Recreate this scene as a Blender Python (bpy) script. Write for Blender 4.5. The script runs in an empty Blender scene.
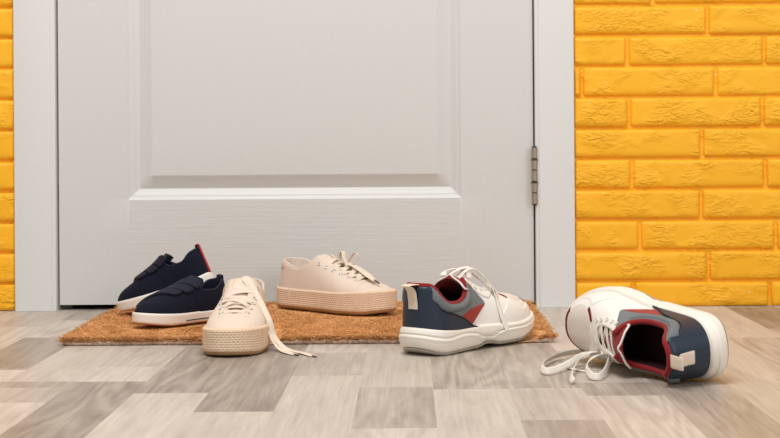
import bpy, bmesh, math, random
import numpy as np
from mathutils import Vector, Matrix

random.seed(7)
rng = np.random.default_rng(7)
PI = math.pi
SC = bpy.context.scene
COL = SC.collection

# ------------------------------------------------------------------ camera numbers
FPX, CAM_D, CAM_H = 1450.0, 2.627, 0.293
PPX, PPY, ROLL = 412.0, 146.0, 0.007

# ------------------------------------------------------------------ helpers
def pchip(pts):
    x = np.array([p[0] for p in pts], float); y = np.array([p[1] for p in pts], float)
    h = np.diff(x); dl = np.diff(y) / h
    m = np.zeros_like(y)
    for i in range(1, len(x) - 1):
        if dl[i-1] * dl[i] > 0:
            w1 = 2*h[i] + h[i-1]; w2 = h[i] + 2*h[i-1]
            m[i] = (w1 + w2) / (w1/dl[i-1] + w2/dl[i])
    m[0] = dl[0]; m[-1] = dl[-1]
    def f(q):
        q = np.clip(np.asarray(q, float), x[0], x[-1])
        i = np.clip(np.searchsorted(x, q, side='right') - 1, 0, len(x) - 2)
        t = (q - x[i]) / h[i]
        return ((1+2*t)*(1-t)**2*y[i] + t*(1-t)**2*h[i]*m[i] + t*t*(3-2*t)*y[i+1] + t*t*(t-1)*h[i]*m[i+1])
    return f

def catmull(P, n):
    P = np.asarray(P, float)
    if len(P) == 2:
        s = np.linspace(0, 1, n*1+1)[:, None]
        return P[0]*(1-s) + P[1]*s
    A = np.vstack([2*P[0]-P[1], P, 2*P[-1]-P[-2]])
    out = []
    for i in range(1, len(A)-2):
        p0, p1, p2, p3 = A[i-1], A[i], A[i+1], A[i+2]
        for k in range(n):
            t = k / n
            out.append(0.5*((2*p1) + (-p0+p2)*t + (2*p0-5*p1+4*p2-p3)*t*t + (-p0+3*p1-3*p2+p3)*t**3))
    out.append(P[-1])
    return np.array(out)

def unit(v):
    n = np.linalg.norm(v, axis=-1, keepdims=True)
    return v / np.maximum(n, 1e-12)

def new_mesh(name, V, Fs, mats=None, parent=None, smooth=True, sharp=35, uv=None, mat_idx=None):
    me = bpy.data.meshes.new(name)
    me.from_pydata([tuple(map(float, v)) for v in V], [], [tuple(int(i) for i in f) for f in Fs])
    if mats is not None:
        for m in (mats if isinstance(mats, (list, tuple)) else [mats]):
            me.materials.append(m)
    if mat_idx is not None:
        me.polygons.foreach_set('material_index', np.asarray(mat_idx, dtype=np.int32))
    if uv is not None:
        ul = me.uv_layers.new(name='UVMap')
        li = np.zeros(len(me.loops), dtype=np.int32)
        me.loops.foreach_get('vertex_index', li)
        ul.data.foreach_set('uv', np.asarray(uv, float)[li].ravel())
    me.update()
    if smooth:
        me.polygons.foreach_set('use_smooth', [True]*len(me.polygons))
        if sharp:
            me.set_sharp_from_angle(angle=math.radians(sharp))
    ob = bpy.data.objects.new(name, me)
    COL.objects.link(ob)
    if parent is not None:
        ob.parent = parent
    return ob

class MB:
    """collects shapes and links them as one mesh object"""
    def __init__(self):
        self.V = []; self.F = []; self.M = []
    def add(self, V, F, m=0):
        b = len(self.V)
        self.V.extend([tuple(v) for v in V])
        for f in F:
            self.F.append(tuple(i + b for i in f)); self.M.append(m)
    def box(self, lo, hi, m=0):
        x0, y0, z0 = lo; x1, y1, z1 = hi
        V = [(x0,y0,z0),(x1,y0,z0),(x1,y1,z0),(x0,y1,z0),(x0,y0,z1),(x1,y0,z1),(x1,y1,z1),(x0,y1,z1)]
        self.add(V, [(0,3,2,1),(4,5,6,7),(0,1,5,4),(1,2,6,5),(2,3,7,6),(3,0,4,7)], m)
    def build(self, name, mats, parent=None, smooth=True, sharp=35):
        return new_mesh(name, self.V, self.F, mats, parent, smooth, sharp, mat_idx=self.M)

def thing(name, label, cat, loc, group=None):
    o = bpy.data.objects.new(name, None); COL.objects.link(o)
    o.empty_display_size = 0.03
    o['label'] = label; o['category'] = cat
    if group: o['group'] = group
    o.matrix_world = loc if isinstance(loc, Matrix) else Matrix.Translation(loc)
    return o

def structure(o, label, cat):
    o['label'] = label; o['category'] = cat; o['kind'] = 'structure'
    return o

def sweep(P, ups, w, t, closed=False, taper=None):
    """a flat ribbon with rounded edges along P"""
    P = np.asarray(P, float); n = len(P)
    T = np.zeros_like(P)
    if closed:
        T = np.roll(P, -1, 0) - np.roll(P, 1, 0)
    else:
        T[1:-1] = P[2:] - P[:-2]; T[0] = P[1]-P[0]; T[-1] = P[-1]-P[-2]
    T = unit(T)
    U = np.asarray(ups, float)
    if U.ndim == 1: U = np.repeat(U[None], n, 0)
    U = unit(U - T*np.sum(U*T, 1, keepdims=True))
    B = np.cross(T, U)
    prof = [(-.5,0),(-.44,.42),(-.2,.5),(.2,.5),(.44,.42),(.5,0),(.44,-.42),(.2,-.5),(-.2,-.5),(-.44,-.42)]
    k = len(prof)
    V = []; F = []
    for i in range(n):
        s = 1.0 if taper is None else taper[i]
        for a, b in prof:
            V.append(P[i] + B[i]*a*w*s - U[i]*b*t)
    m = n if closed else n-1
    for i in range(m):
        j = (i+1) % n
        for a in range(k):
            b = (a+1) % k
            F.append((i*k+a, i*k+b, j*k+b, j*k+a))
    if not closed:
        F.append(tuple(range(k-1, -1, -1))); F.append(tuple((n-1)*k + a for a in range(k)))
    return V, F

def tube(P, r, seg=8, closed=False, rr=None):
    P = np.asarray(P, float); n = len(P)
    if closed: T = np.roll(P, -1, 0) - np.roll(P, 1, 0)
    else:
        T = np.zeros_like(P); T[1:-1] = P[2:]-P[:-2]; T[0] = P[1]-P[0]; T[-1] = P[-1]-P[-2]
    T = unit(T)
    a = np.array([0,0,1.0]) if abs(T[0][2]) < .9 else np.array([1.0,0,0])
    N = unit(a - T[0]*np.dot(a, T[0]))
    V = []; F = []
    for i in range(n):
        N = unit(N - T[i]*np.dot(N, T[i])); B = np.cross(T[i], N)
        R = r if rr is None else rr[i]
        for k in range(seg):
            q = 2*PI*k/seg
            V.append(P[i] + R*(math.cos(q)*N + math.sin(q)*B))
    m = n if closed else n-1
    for i in range(m):
        j = (i+1) % n
        for k in range(seg):
            l = (k+1) % seg
            F.append((i*seg+k, i*seg+l, j*seg+l, j*seg+k))
    if not closed:
        F.append(tuple(range(seg-1, -1, -1))); F.append(tuple((n-1)*seg+k for k in range(seg)))
    return V, F

# ------------------------------------------------------------------ materials
def srgb(r, g, b):
    f = lambda c: ((c/255+.055)/1.055)**2.4 if c/255 > .04045 else c/255/12.92
    return (f(r), f(g), f(b), 1)

class NT:
    def __init__(self, name):
        self.m = bpy.data.materials.new(name); self.m.use_nodes = True
        self.t = self.m.node_tree; self.n = self.t.nodes; self.l = self.t.links
        self.b = self.n['Principled BSDF']
    def node(self, typ, **kw):
        o = self.n.new(typ)
        for k, v in kw.items():
            if k.startswith('i_'):
                o.inputs[k[2:].replace('_', ' ')].default_value = v
            else: setattr(o, k, v)
        return o
    def link(self, a, b): self.l.new(a, b)

def mat(name, col, rough=.7, var=.06, vscale=60, bump=None, spec=.4, sheen=0, coat=0, metal=0):
    """principled with a little colour noise and a noise / weave bump; bump = (kind, scale, distance)"""
    t = NT(name); b = t.b
    b.inputs['Roughness'].default_value = rough
    b.inputs['Specular IOR Level'].default_value = spec
    b.inputs['Sheen Weight'].default_value = sheen
    b.inputs['Sheen Roughness'].default_value = .5
    b.inputs['Coat Weight'].default_value = coat
    b.inputs['Metallic'].default_value = metal
    tc = t.node('ShaderNodeTexCoord')
    nz = t.node('ShaderNodeTexNoise'); nz.inputs['Scale'].default_value = vscale; nz.inputs['Detail'].default_value = 4
    t.link(tc.outputs['Object'], nz.inputs['Vector'])
    mx = t.node('ShaderNodeMix', data_type='RGBA')
    mx.inputs['A'].default_value = tuple(c*(1-var) for c in col[:3]) + (1,)
    mx.inputs['B'].default_value = tuple(min(1, c*(1+var)) for c in col[:3]) + (1,)
    t.link(nz.outputs['Fac'], mx.inputs['Factor'])
    t.link(mx.outputs['Result'], b.inputs['Base Color'])
    if bump:
        kind, sc, dist = bump
        bp = t.node('ShaderNodeBump'); bp.inputs['Distance'].default_value = dist; bp.inputs['Strength'].default_value = 1
        if kind == 'weave':
            w1 = t.node('ShaderNodeTexWave', bands_direction='X'); w2 = t.node('ShaderNodeTexWave', bands_direction='Z')
            for w in (w1, w2):
                w.inputs['Scale'].default_value = sc; w.inputs['Distortion'].default_value = .6
                w.inputs['Detail'].default_value = 1
                t.link(tc.outputs['Object'], w.inputs['Vector'])
            mm = t.node('ShaderNodeMath', operation='ADD')
            t.link(w1.outputs['Fac'], mm.inputs[0]); t.link(w2.outputs['Fac'], mm.inputs[1])
            t.link(mm.outputs[0], bp.inputs['Height'])
        else:
            n2 = t.node('ShaderNodeTexNoise'); n2.inputs['Scale'].default_value = sc; n2.inputs['Detail'].default_value = 3
            t.link(tc.outputs['Object'], n2.inputs['Vector']); t.link(n2.outputs['Fac'], bp.inputs['Height'])
        t.link(bp.outputs['Normal'], b.inputs['Normal'])
    return t.m

def jute_mat(name, c1, c2):
    """rope wound round the sole: v across the rows, u along them (both in metres)"""
    t = NT(name); b = t.b
    b.inputs['Roughness'].default_value = .9; b.inputs['Specular IOR Level'].default_value = .15
    uv = t.node('ShaderNodeUVMap'); sp = t.node('ShaderNodeSeparateXYZ'); t.link(uv.outputs['UV'], sp.inputs[0])
    ROW = .0034
    def M(op, a, bb=None):
        o = t.node('ShaderNodeMath', operation=op)
        for i, v in enumerate((a, bb)):
            if v is None: continue
            if isinstance(v, (int, float)): o.inputs[i].default_value = v
            else: t.link(v, o.inputs[i])
        return o.outputs[0]
    tri = M('PINGPONG', sp.outputs['Y'], ROW)                       # up and down across two rows: chevrons
    ph = M('ADD', M('MULTIPLY', sp.outputs['X'], 1/.0050*2*PI), M('MULTIPLY', tri, 1/.0050*2*PI))
    tw = M('SINE', ph)
    row = M('ABSOLUTE', M('SINE', M('MULTIPLY', sp.outputs['Y'], PI/ROW)))
    nz = t.node('ShaderNodeTexNoise'); nz.inputs['Scale'].default_value = 700; nz.inputs['Detail'].default_value = 3
    t.link(uv.outputs['UV'], nz.inputs['Vector'])
    n2 = t.node('ShaderNodeTexNoise'); n2.inputs['Scale'].default_value = 90; n2.inputs['Detail'].default_value = 3
    t.link(uv.outputs['UV'], n2.inputs['Vector'])
    hgt = M('ADD', M('ADD', M('MULTIPLY', tw, .35), M('MULTIPLY', M('POWER', row, .5), .55)), M('MULTIPLY', nz.outputs['Fac'], .9))
    bp = t.node('ShaderNodeBump'); bp.inputs['Distance'].default_value = .0007; bp.inputs['Strength'].default_value = 1
    t.link(hgt, bp.inputs['Height']); t.link(bp.outputs['Normal'], b.inputs['Normal'])
    mx = t.node('ShaderNodeMix', data_type='RGBA'); mx.inputs['A'].default_value = c1; mx.inputs['B'].default_value = c2
    f = M('ADD', M('MULTIPLY', nz.outputs['Fac'], .6), M('MULTIPLY', n2.outputs['Fac'], .5))
    t.link(f, mx.inputs['Factor']); t.link(mx.outputs['Result'], b.inputs['Base Color'])
    return t.m

M_NAVY = mat('navy_canvas', srgb(15, 19, 36), .85, .12, 90, ('weave', 190, .00008), .2, .02)
M_NAVYSTRAP = mat('navy_strap_fabric', srgb(19, 24, 43), .7, .1, 120, ('noise', 900, .0003), .3, .02)
M_NAVYLIN = mat('navy_lining', srgb(20, 22, 36), .9, .1, 90, None, .2)
M_RUBBER = mat('white_rubber', srgb(236, 230, 222), .5, .03, 40, ('noise', 260, .0001), .4)
M_RED = mat('red_tape', srgb(205, 36, 50), .7, .06, 200, ('noise', 900, .0002), .3)
M_TAN = mat('tan_outsole_rubber', srgb(178, 110, 66), .7, .1, 80, ('noise', 300, .0003), .3)
M_STRIPE = mat('navy_line_rubber', srgb(24, 32, 50), .6, .05, 80, None, .3)
M_CREAM = mat('cream_canvas', srgb(225, 207, 191), .88, .04, 70, ('weave', 190, .00008), .2, .05)
M_CREAMIN = mat('cream_lining', srgb(232, 217, 203), .95, .05, 50, ('noise', 400, .0006), .15)
M_LACE = mat('cream_lace_cotton', srgb(227, 211, 193), .9, .05, 200, ('noise', 900, .00006), .2, .05)
M_JUTE = jute_mat('jute_rope', srgb(213, 180, 149), srgb(243, 219, 194))
M_SOLEB = mat('brown_outsole_rubber', srgb(172, 134, 92), .7, .08, 90, ('noise', 200, .0003), .3)
M_EYE = mat('silver_eyelet_metal', srgb(205, 205, 205), .28, .03, 80, None, .5, 0, 0, 1)
M_AGLET = mat('bronze_aglet_metal', srgb(120, 95, 80), .35, .05, 80, None, .5, 0, 0, .8)
M_WLEATHER = mat('white_leather', srgb(238, 234, 227), .45, .03, 60, ('noise', 420, .00018), .45)
M_MESH = mat('pale_mesh_fabric', srgb(222, 212, 201), .85, .05, 200, ('noise', 800, .0001), .25)
M_NAVYL = mat('navy_leather', srgb(32, 45, 62), .42, .06, 60, ('noise', 380, .0002), .45)
M_NAVYEDGE = mat('navy_cut_edge', srgb(24, 34, 48), .7, .06, 60, None, .3)
M_GREY = mat('grey_woven_fabric', srgb(118, 122, 124), .85, .1, 300, ('noise', 700, .00012), .25, .02)
M_GREYL = mat('grey_padded_leather', srgb(108, 114, 118), .55, .06, 100, ('noise', 380, .0002), .4)
M_SIDER = mat('red_suede', srgb(158, 58, 46), .85, .08, 120, ('noise', 700, .0003), .25, .1)
M_BIND = mat('red_collar_fabric', srgb(138, 31, 33), .8, .08, 200, ('noise', 900, .0003), .25, .1)
M_MAROON = mat('maroon_trim', srgb(112, 34, 38), .75, .08, 120, ('noise', 700, .0002), .25)
M_DARKLIN = mat('dark_lining', srgb(52, 26, 28), .95, .1, 80, ('noise', 500, .0004), .15)
M_MID = mat('off_white_foam', srgb(236, 230, 219), .5, .03, 30, ('noise', 500, .00008), .35)
M_OUTS = mat('grey_beige_outsole', srgb(188, 182, 170), .7, .06, 60, ('noise', 300, .0002), .3)
M_TAB = mat('beige_webbing', srgb(226, 210, 192), .85, .05, 200, ('noise', 700, .0001), .2)
M_TABP = mat('peach_webbing', srgb(224, 186, 156), .85, .05, 200, ('noise', 700, .0001), .2)
M_WLACE = mat('white_lace_cotton', srgb(235, 229, 219), .9, .05, 200, ('noise', 900, .00006), .2, .05)

# ------------------------------------------------------------------ shoe surfaces
class Last:
    """the surface of a shoe upper: stations along the length (t: heel 0, toe 1), th round the section (0 right, pi left)"""
    def __init__(s, L, wR, wL, H, zb, cy, p=1.0, q=1.0, heel=.12, toe=.25, te=2.3, htoe=.2, hte=2.2, lean=0.0):
        s.L = L; s.wR = pchip(wR); s.wL = pchip(wL); s.Hf = pchip(H); s.zb = pchip(zb); s.cy = pchip(cy)
        s.p = pchip(p) if isinstance(p, list) else (lambda t: p + 0*t)
        s.q = q; s.heel = heel; s.toe = toe; s.te = te; s.htoe = htoe; s.hte = hte; s.lean = lean
    def cap(s, t):
        a = np.clip(1 - t/s.heel, 0, 1); b = np.clip((t-(1-s.toe))/s.toe, 0, 1)
        return np.clip(1-a**2.2, 0, 1)**(1/2.2) * np.clip(1-b**s.te, 0, 1)**(1/s.te)
    def H(s, t):
        b = np.clip((t-(1-s.htoe))/s.htoe, 0, 1)
        z0 = s.zb(t)
        return z0 + (s.Hf(t)-z0) * np.clip(1-b**s.hte, 0, 1)**(1/s.hte)
    def plan(s, t, side, grow=0):
        w = (s.wR(t) if side < 0 else s.wL(t)) * s.cap(t)
        return s.L*t, s.cy(t) + side*w
    def S(s, t, th):
        t = np.asarray(t, float); th = np.asarray(th, float)
        c = np.cos(th); sn = np.sin(th)
        w = np.where(c > 0, s.wR(t), s.wL(t)) * s.cap(t)
        z0 = s.zb(t); Hh = s.H(t)
        f = np.abs(sn)**s.q
        z = z0 + (Hh - z0)*f
        y = s.cy(t) - np.sign(c)*w*np.abs(c)**s.p(t)
        x = s.L*t + s.lean*np.clip(z-z0, 0, .2)*np.clip(1-t/.35, 0, 1)**1.5
        return np.stack([x, y, z], -1)
    def N(s, t, th):
        t = np.asarray(t, float); th = np.asarray(th, float)
        tc = np.clip(t, .004, .985); e = 2e-3
        hc = np.clip(th, .02, PI-.02)
        dt = s.S(tc+e, hc) - s.S(tc-e, hc); dh = s.S(tc, hc+e*3) - s.S(tc, hc-e*3)
        n = unit(np.cross(dt, dh))
        P = s.S(tc, hc); C = np.stack([s.L*np.clip(tc, .1, .85), s.cy(tc), s.zb(tc)], -1)
        sg = np.sign(np.sum(n*(P-C), -1, keepdims=True)); sg[sg == 0] = 1
        n = n*sg
        n[..., 1] = np.where((t < 5e-4) | (t > .9995), 0, n[..., 1])
        return unit(n)
    def at(s, t, th, off=0):
        return s.S(np.array([t]), np.array([th]))[0] + off*s.N(np.array([t]), np.array([th]))[0]
    def theta_of_z(s, t, z, side):
        """angle on the given side (-1 right, +1 left) where the section reaches height z"""
        z0 = s.zb(t); Hh = s.H(t)
        f = np.clip((z-z0)/max(1e-6, Hh-z0), 0, 1)
        a = np.arcsin(np.clip(f**(1/s.q), 0, 1))
        return a if side < 0 else PI - a
    def theta_of_y(s, t, y, side):
        w = (s.wR(t) if side < 0 else s.wL(t))*s.cap(t)
        c = np.clip(abs(y)/max(1e-6, w), 0, 1)**(1/s.p(np.array([t]))[0])
        a = np.arccos(c)
        return a if side < 0 else PI - a

def patch(name, last, field, material, parent, off=0.0, thick=.0012, pillow=0, nt=150, nh=96, tr=(0, 1), hr=(0, PI), flip=False, ret_loop=False, edge_mat=None):
    """the part of the last where field > 0, cut cleanly along field = 0, as a sheet of real thickness"""
    u = np.linspace(0, 1, nt+1)
    ts = tr[0] + (tr[1]-tr[0])*(.5*u + .5*(.5-.5*np.cos(PI*u)))
    hs = np.linspace(hr[0], hr[1], nh+1)
    T, Hh = np.meshgrid(ts, hs, indexing='ij')
    P = last.S(T, Hh); f = field(P[..., 0], P[..., 1], P[..., 2], T, Hh)
    params = []; key2i = {}; fv = []
    def gv(i, j):
        k = (i, j)
        if k not in key2i:
            key2i[k] = len(params); params.append((ts[i], hs[j])); fv.append(f[i, j])
        return key2i[k]
    def ev(a, b):
        k = (a, b) if a < b else (b, a)
        if k not in key2i:
            fa, fb = f[k[0]], f[k[1]]; s = fa/(fa-fb); s = min(.995, max(.005, s))
            key2i[k] = len(params)
            params.append((ts[k[0][0]]*(1-s)+ts[k[1][0]]*s, hs[k[0][1]]*(1-s)+hs[k[1][1]]*s)); fv.append(0.0)
        return key2i[k]
    faces = []
    pos = f > 0
    for i in range(nt):
        for j in range(nh):
            q = [(i, j), (i+1, j), (i+1, j+1), (i, j+1)]
            ins = [pos[a] for a in q]
            if not any(ins): continue
            if all(ins): faces.append([gv(*a) for a in q]); continue
            poly = []
            for a in range(4):
                b = (a+1) % 4
                if ins[a]: poly.append(gv(*q[a]))
                if ins[a] != ins[b]: poly.append(ev(q[a], q[b]))
            if len(poly) >= 3: faces.append(poly)
    if not params: return None
    pr = np.array(params); fv = np.array(fv)
    P = last.S(pr[:, 0], pr[:, 1]); N = last.N(pr[:, 0], pr[:, 1])
    remap = np.zeros(len(P), int); seen = {}; keep = []
    for i, p in enumerate(np.round(P/4e-6).astype(int)):
        k = tuple(p)
        if k not in seen: seen[k] = len(keep); keep.append(i)
        remap[i] = seen[k]
    P = P[keep]; N = N[keep]; fv = fv[keep]
    F2 = []
    for fc in faces:
        g = []
        for v in fc:
            r = remap[v]
            if not g or g[-1] != r: g.append(r)
        if len(g) > 1 and g[0] == g[-1]: g.pop()
        if len(set(g)) >= 3 and len(set(g)) == len(g): F2.append(g)
    # orientation
    a = F2[len(F2)//2]
    cnt = 0
    for a in F2[::max(1, len(F2)//60)]:
        nn = np.cross(P[a[1]]-P[a[0]], P[a[2]]-P[a[0]]); cnt += np.sign(np.dot(nn, N[a[0]]))
    if cnt < 0: F2 = [g[::-1] for g in F2]
    if pillow:
        g = 1-(1-np.clip(fv/pillow, 0, 1))**2
        h = np.sqrt(np.clip(g, 0, 1))*.8 + .2
    else: h = np.ones(len(P))
    n = len(P)
    O = P + N*(off + thick*h)[:, None]; I = P + N*off
    V = np.vstack([O, I])
    edges = {}
    for g in F2:
        for k in range(len(g)):
            e = (g[k], g[(k+1) % len(g)]); edges[e] = edges.get(e, 0) + 1
    bnd = [e for e in edges if (e[1], e[0]) not in edges]
    F = [tuple(g) for g in F2] + [tuple(v+n for v in g[::-1]) for g in F2]
    mi = [0]*len(F)
    for a, b in bnd:
        F.append((b, a, a+n, b+n)); mi.append(1 if edge_mat else 0)
    ob = new_mesh(name, V, F, [material, edge_mat] if edge_mat else material, parent, True, 50, mat_idx=mi)
    if ret_loop:
        nxt = {a: b for a, b in bnd}
        loops = []; used = set()
        for a in list(nxt):
            if a in used: continue
            lp = [a]; used.add(a); c = nxt[a]
            while c != a and c in nxt and c not in used:
                lp.append(c); used.add(c); c = nxt[c]
            loops.append(np.array(lp))
        return ob, [(P[l], N[l], fv[l]) for l in loops]
    return ob

def outline(last, n=90):
    """plan outline of the last as one closed loop: right side heel to toe, then left side back"""
    u = np.linspace(0, 1, n+1); t = .5*u + .5*(.5-.5*np.cos(PI*u))
    # crowd the ends so that the caps stay round
    t = .5-.5*np.cos(PI*(.35*u+.65*t))
    xr, yr = last.plan(t, -1); xl, yl = last.plan(t, 1)
    X = np.concatenate([xr, xl[-2:0:-1]]); Y = np.concatenate([yr, yl[-2:0:-1]]); T = np.concatenate([t, t[-2:0:-1]])
    P = np.stack([X, Y], 1)
    D = np.roll(P, -1, 0) - np.roll(P, 1, 0)
    Nn = unit(np.stack([D[:, 1], -D[:, 0]], 1))
    return P, Nn, T, n

def sole(name, last, material, parent, zbot, ztop, off, nr=16, n=90, frange=(0, 1)):
    """ring stack following the outline: off(t, f, y_side) outward in metres, f 0 at the bottom .. 1 at the top"""
    P, Nn, T, n = outline(last, n)
    m = len(P)
    arc = np.concatenate([[0], np.cumsum(np.linalg.norm(np.diff(P, axis=0), axis=1))])
    V = []; UV = []
    fs = np.linspace(frange[0], frange[1], nr)
    zb = zbot(T); zt = ztop(T)
    side = np.sign(P[:, 1]-last.cy(T))
    for f in fs:
        o = off(T, f, side) + 0*T
        Q = P + Nn*o[:, None]
        z = zb + (zt-zb)*f
        for k in range(m):
            V.append((Q[k, 0], Q[k, 1], z[k])); UV.append((arc[k], z[k]-zb[k]))
    F = []
    for r in range(nr-1):
        for k in range(m):
            l = (k+1) % m
            F.append((r*m+k, r*m+l, (r+1)*m+l, (r+1)*m+k))
    def lid(b, rev):
        for j in range(n):
            a0 = j; a1 = j+1
            b0 = (m-j) % m if j > 0 else 0; b1 = m-(j+1) if j+1 < n else n
            q = [b+a0, b+a1, b+b1, b+b0]
            g = []
            for v in q:
                if v not in g: g.append(v)
            if len(g) >= 3: F.append(tuple(g[::-1] if not rev else g))
    lid(0, False); lid((nr-1)*m, True)
    return new_mesh(name, V, F, material, parent, True, 40, uv=UV)

def insole(name, last, material, parent, z, inset=.003, n=60, tmax=.9):
    u = np.linspace(0.005, tmax, n)
    V = []; F = []
    for i, t in enumerate(u):
        for s in (-1, 1):
            x, y = last.plan(np.array(t), s)
            V.append((float(x)+(inset if i == 0 else 0), float(y) - s*min(inset, abs(float(y)-float(last.cy(np.array(t))))), float(z(t))))
    for i in range(n-1): F.append((2*i, 2*i+2, 2*i+3, 2*i+1))
    k = len(V)
    V += [(v[0], v[1], v[2]-.002) for v in V]
    F += [tuple(i+k for i in f[::-1]) for f in F[:]]
    for i in range(n-1):
        F.append((2*i, 2*i+k, 2*i+2+k, 2*i+2)); F.append((2*i+1, 2*i+3, 2*i+3+k, 2*i+1+k))
    return new_mesh(name, V, F, material, parent)

def tongue(name, spine, halfw, arch, thick, material, parent, ns=30, nw=12, edge=None):
    """padded strip along spine points (x, y, z); rounded top"""
    C = catmull(spine, ns//max(1, len(spine)-1))
    n = len(C); T = np.zeros_like(C); T[1:-1] = C[2:]-C[:-2]; T[0] = C[1]-C[0]; T[-1] = C[-1]-C[-2]; T = unit(T)
    B = np.array([0, 1.0, 0]); V = []
    for lay in (1, -1):
        for i in range(n):
            U = np.cross(T[i], B)
            if U[2] < 0 and abs(U[2]) > .2: U = -U
            s = i/(n-1); hw = halfw(s)
            r = max(0.0, (s-.86)/.14); hw *= math.sqrt(max(0.02, 1-r**2.5))
            for k in range(nw+1):
                a = k/nw*2-1
                puff = thick*.5*max(.12, (1-abs(a)**3))**.5
                V.append(C[i] + B*a*hw - U*arch(s)*(hw/max(1e-6, halfw(s)))**2*a*a + U*lay*puff)
    F = []; w = nw+1; o = n*w
    for i in range(n-1):
        for k in range(nw):
            a = i*w+k
            F.append((a, a+1, a+w+1, a+w)); F.append((o+a, o+a+w, o+a+w+1, o+a+1))
        F.append((i*w, (i+1)*w, o+(i+1)*w, o+i*w)); F.append((i*w+nw, o+i*w+nw, o+(i+1)*w+nw, (i+1)*w+nw))
    for k in range(nw):
        F.append((k, o+k, o+k+1, k+1)); b = (n-1)*w
        F.append((b+k, b+k+1, o+b+k+1, o+b+k))
    ob = new_mesh(name, V, F, material, parent, True, 60)
    bm = bmesh.new(); bm.from_mesh(ob.data); bmesh.ops.recalc_face_normals(bm, faces=bm.faces); bm.to_mesh(ob.data); bm.free()
    rim = [V[i*w] for i in range(n)] + [V[(n-1)*w+k] for k in range(1, nw)] + [V[i*w+nw] for i in range(n-1, -1, -1)]
    return ob, np.array(rim)

def eyelet(name, p, nrm, R, r, material, parent):
    nrm = unit(np.asarray(nrm)); a = np.array([0, 0, 1.0]) if abs(nrm[2]) < .9 else np.array([1.0, 0, 0])
    e1 = unit(np.cross(nrm, a)); e2 = np.cross(nrm, e1)
    pts = [p + R*(math.cos(q)*e1 + math.sin(q)*e2) for q in np.linspace(0, 2*PI, 15)[:-1]]
    V, F = tube(pts, r, 6, True)
    return new_mesh(name, V, F, material, parent, True, 0)

def bar(mb, A, B, up, w, t, arch, n=14, sag=0.0):
    """one lace crossing from A to B over the tongue"""
    A = np.asarray(A); B = np.asarray(B); up = unit(np.asarray(up))
    s = np.linspace(0, 1, n)[:, None]
    P = A*(1-s) + B*s + up*(arch*np.sin(PI*s)**.6) - up*(.0010*(np.abs(2*s-1)**8))
    V, F = sweep(P, up, w, t)
    mb.add(V, F)

def ribbon(mb, pts, ups, w, t, n=10):
    P = catmull(pts, n)
    U = np.asarray(ups, float)
    if U.ndim > 1: U = unit(catmull(U, n))
    V, F = sweep(P, U, w, t)
    mb.add(V, F)
    return P

def cyl(mb, A, B, r, seg=8):
    V, F = tube([A, np.asarray(A)*.5+np.asarray(B)*.5, B], r, seg); mb.add(V, F)

def local_pts(root, pts):
    Mi = root.matrix_world.inverted()
    return [np.array(Mi @ Vector(p)) for p in pts]
def local_dirs(root, ds):
    R = root.matrix_world.to_3x3().inverted()
    return [np.array(R @ Vector(d)) for d in ds]

def pose(heel, yaw, pitch=0, roll=0):
    return Matrix.Translation(heel) @ Matrix.Rotation(math.radians(yaw), 4, 'Z') @ Matrix.Rotation(math.radians(-pitch), 4, 'Y') @ Matrix.Rotation(math.radians(roll), 4, 'X')

# ------------------------------------------------------------------ shared shoe pieces
def top_loop(loops):
    return max(loops, key=lambda l: l[0][:, 2].mean())

def resample(P, n, closed=True):
    Q = np.vstack([P, P[:1]]) if closed else P
    s = np.concatenate([[0], np.cumsum(np.linalg.norm(np.diff(Q, axis=0), axis=1))])
    q = np.linspace(0, s[-1], n+1)[:-1] if closed else np.linspace(0, s[-1], n)
    return np.stack([np.interp(q, s, Q[:, k]) for k in range(3)], 1)

def smooth_loop(P, it=3):
    for _ in range(it): P = .5*P + .25*(np.roll(P, 1, 0)+np.roll(P, -1, 0))
    return P

def binding(name, loop, off, r, material, parent, n=150, seg=8):
    P = resample(loop[0] + loop[1]*off, n)
    P = smooth_loop(P, 3)
    V, F = tube(P, r, seg, True)
    return new_mesh(name, V, F, material, parent, True, 0)

def eyelet_points(last, ts, g, extra):
    out = []
    for t in ts:
        gg = float(g(np.array(t))) if callable(g) else g
        pr = []
        for s in (-1, 1):
            th = float(last.theta_of_y(np.array(t), gg+extra, s))
            pr.append((last.at(t, th, .0012), last.N(np.array([t]), np.array([th]))[0]))
        out.append(pr)
    return out

def criss(mb, ep, w, t, arch=.005, pairs=None, first=True):
    n = len(ep)
    if first:
        (a, na), (b, nb) = ep[-1]
        bar(mb, a, b, na+nb, w, t, arch)
    for i in range(n-1, 0, -1):
        (a, na), (b, nb) = ep[i]; (c, nc), (d, nd) = ep[i-1]
        bar(mb, a, d, na+nd+np.array([0, 0, .3]), w, t, arch+.0028)
        bar(mb, b, c, nb+nc+np.array([0, 0, .3]), w, t, arch)

def rbox(dx, dy, hw, hl, r):
    qx = np.abs(dx)-(hw-r); qy = np.abs(dy)-(hl-r)
    return -(np.hypot(np.maximum(qx, 0), np.maximum(qy, 0)) + np.minimum(np.maximum(qx, qy), 0) - r)

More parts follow.
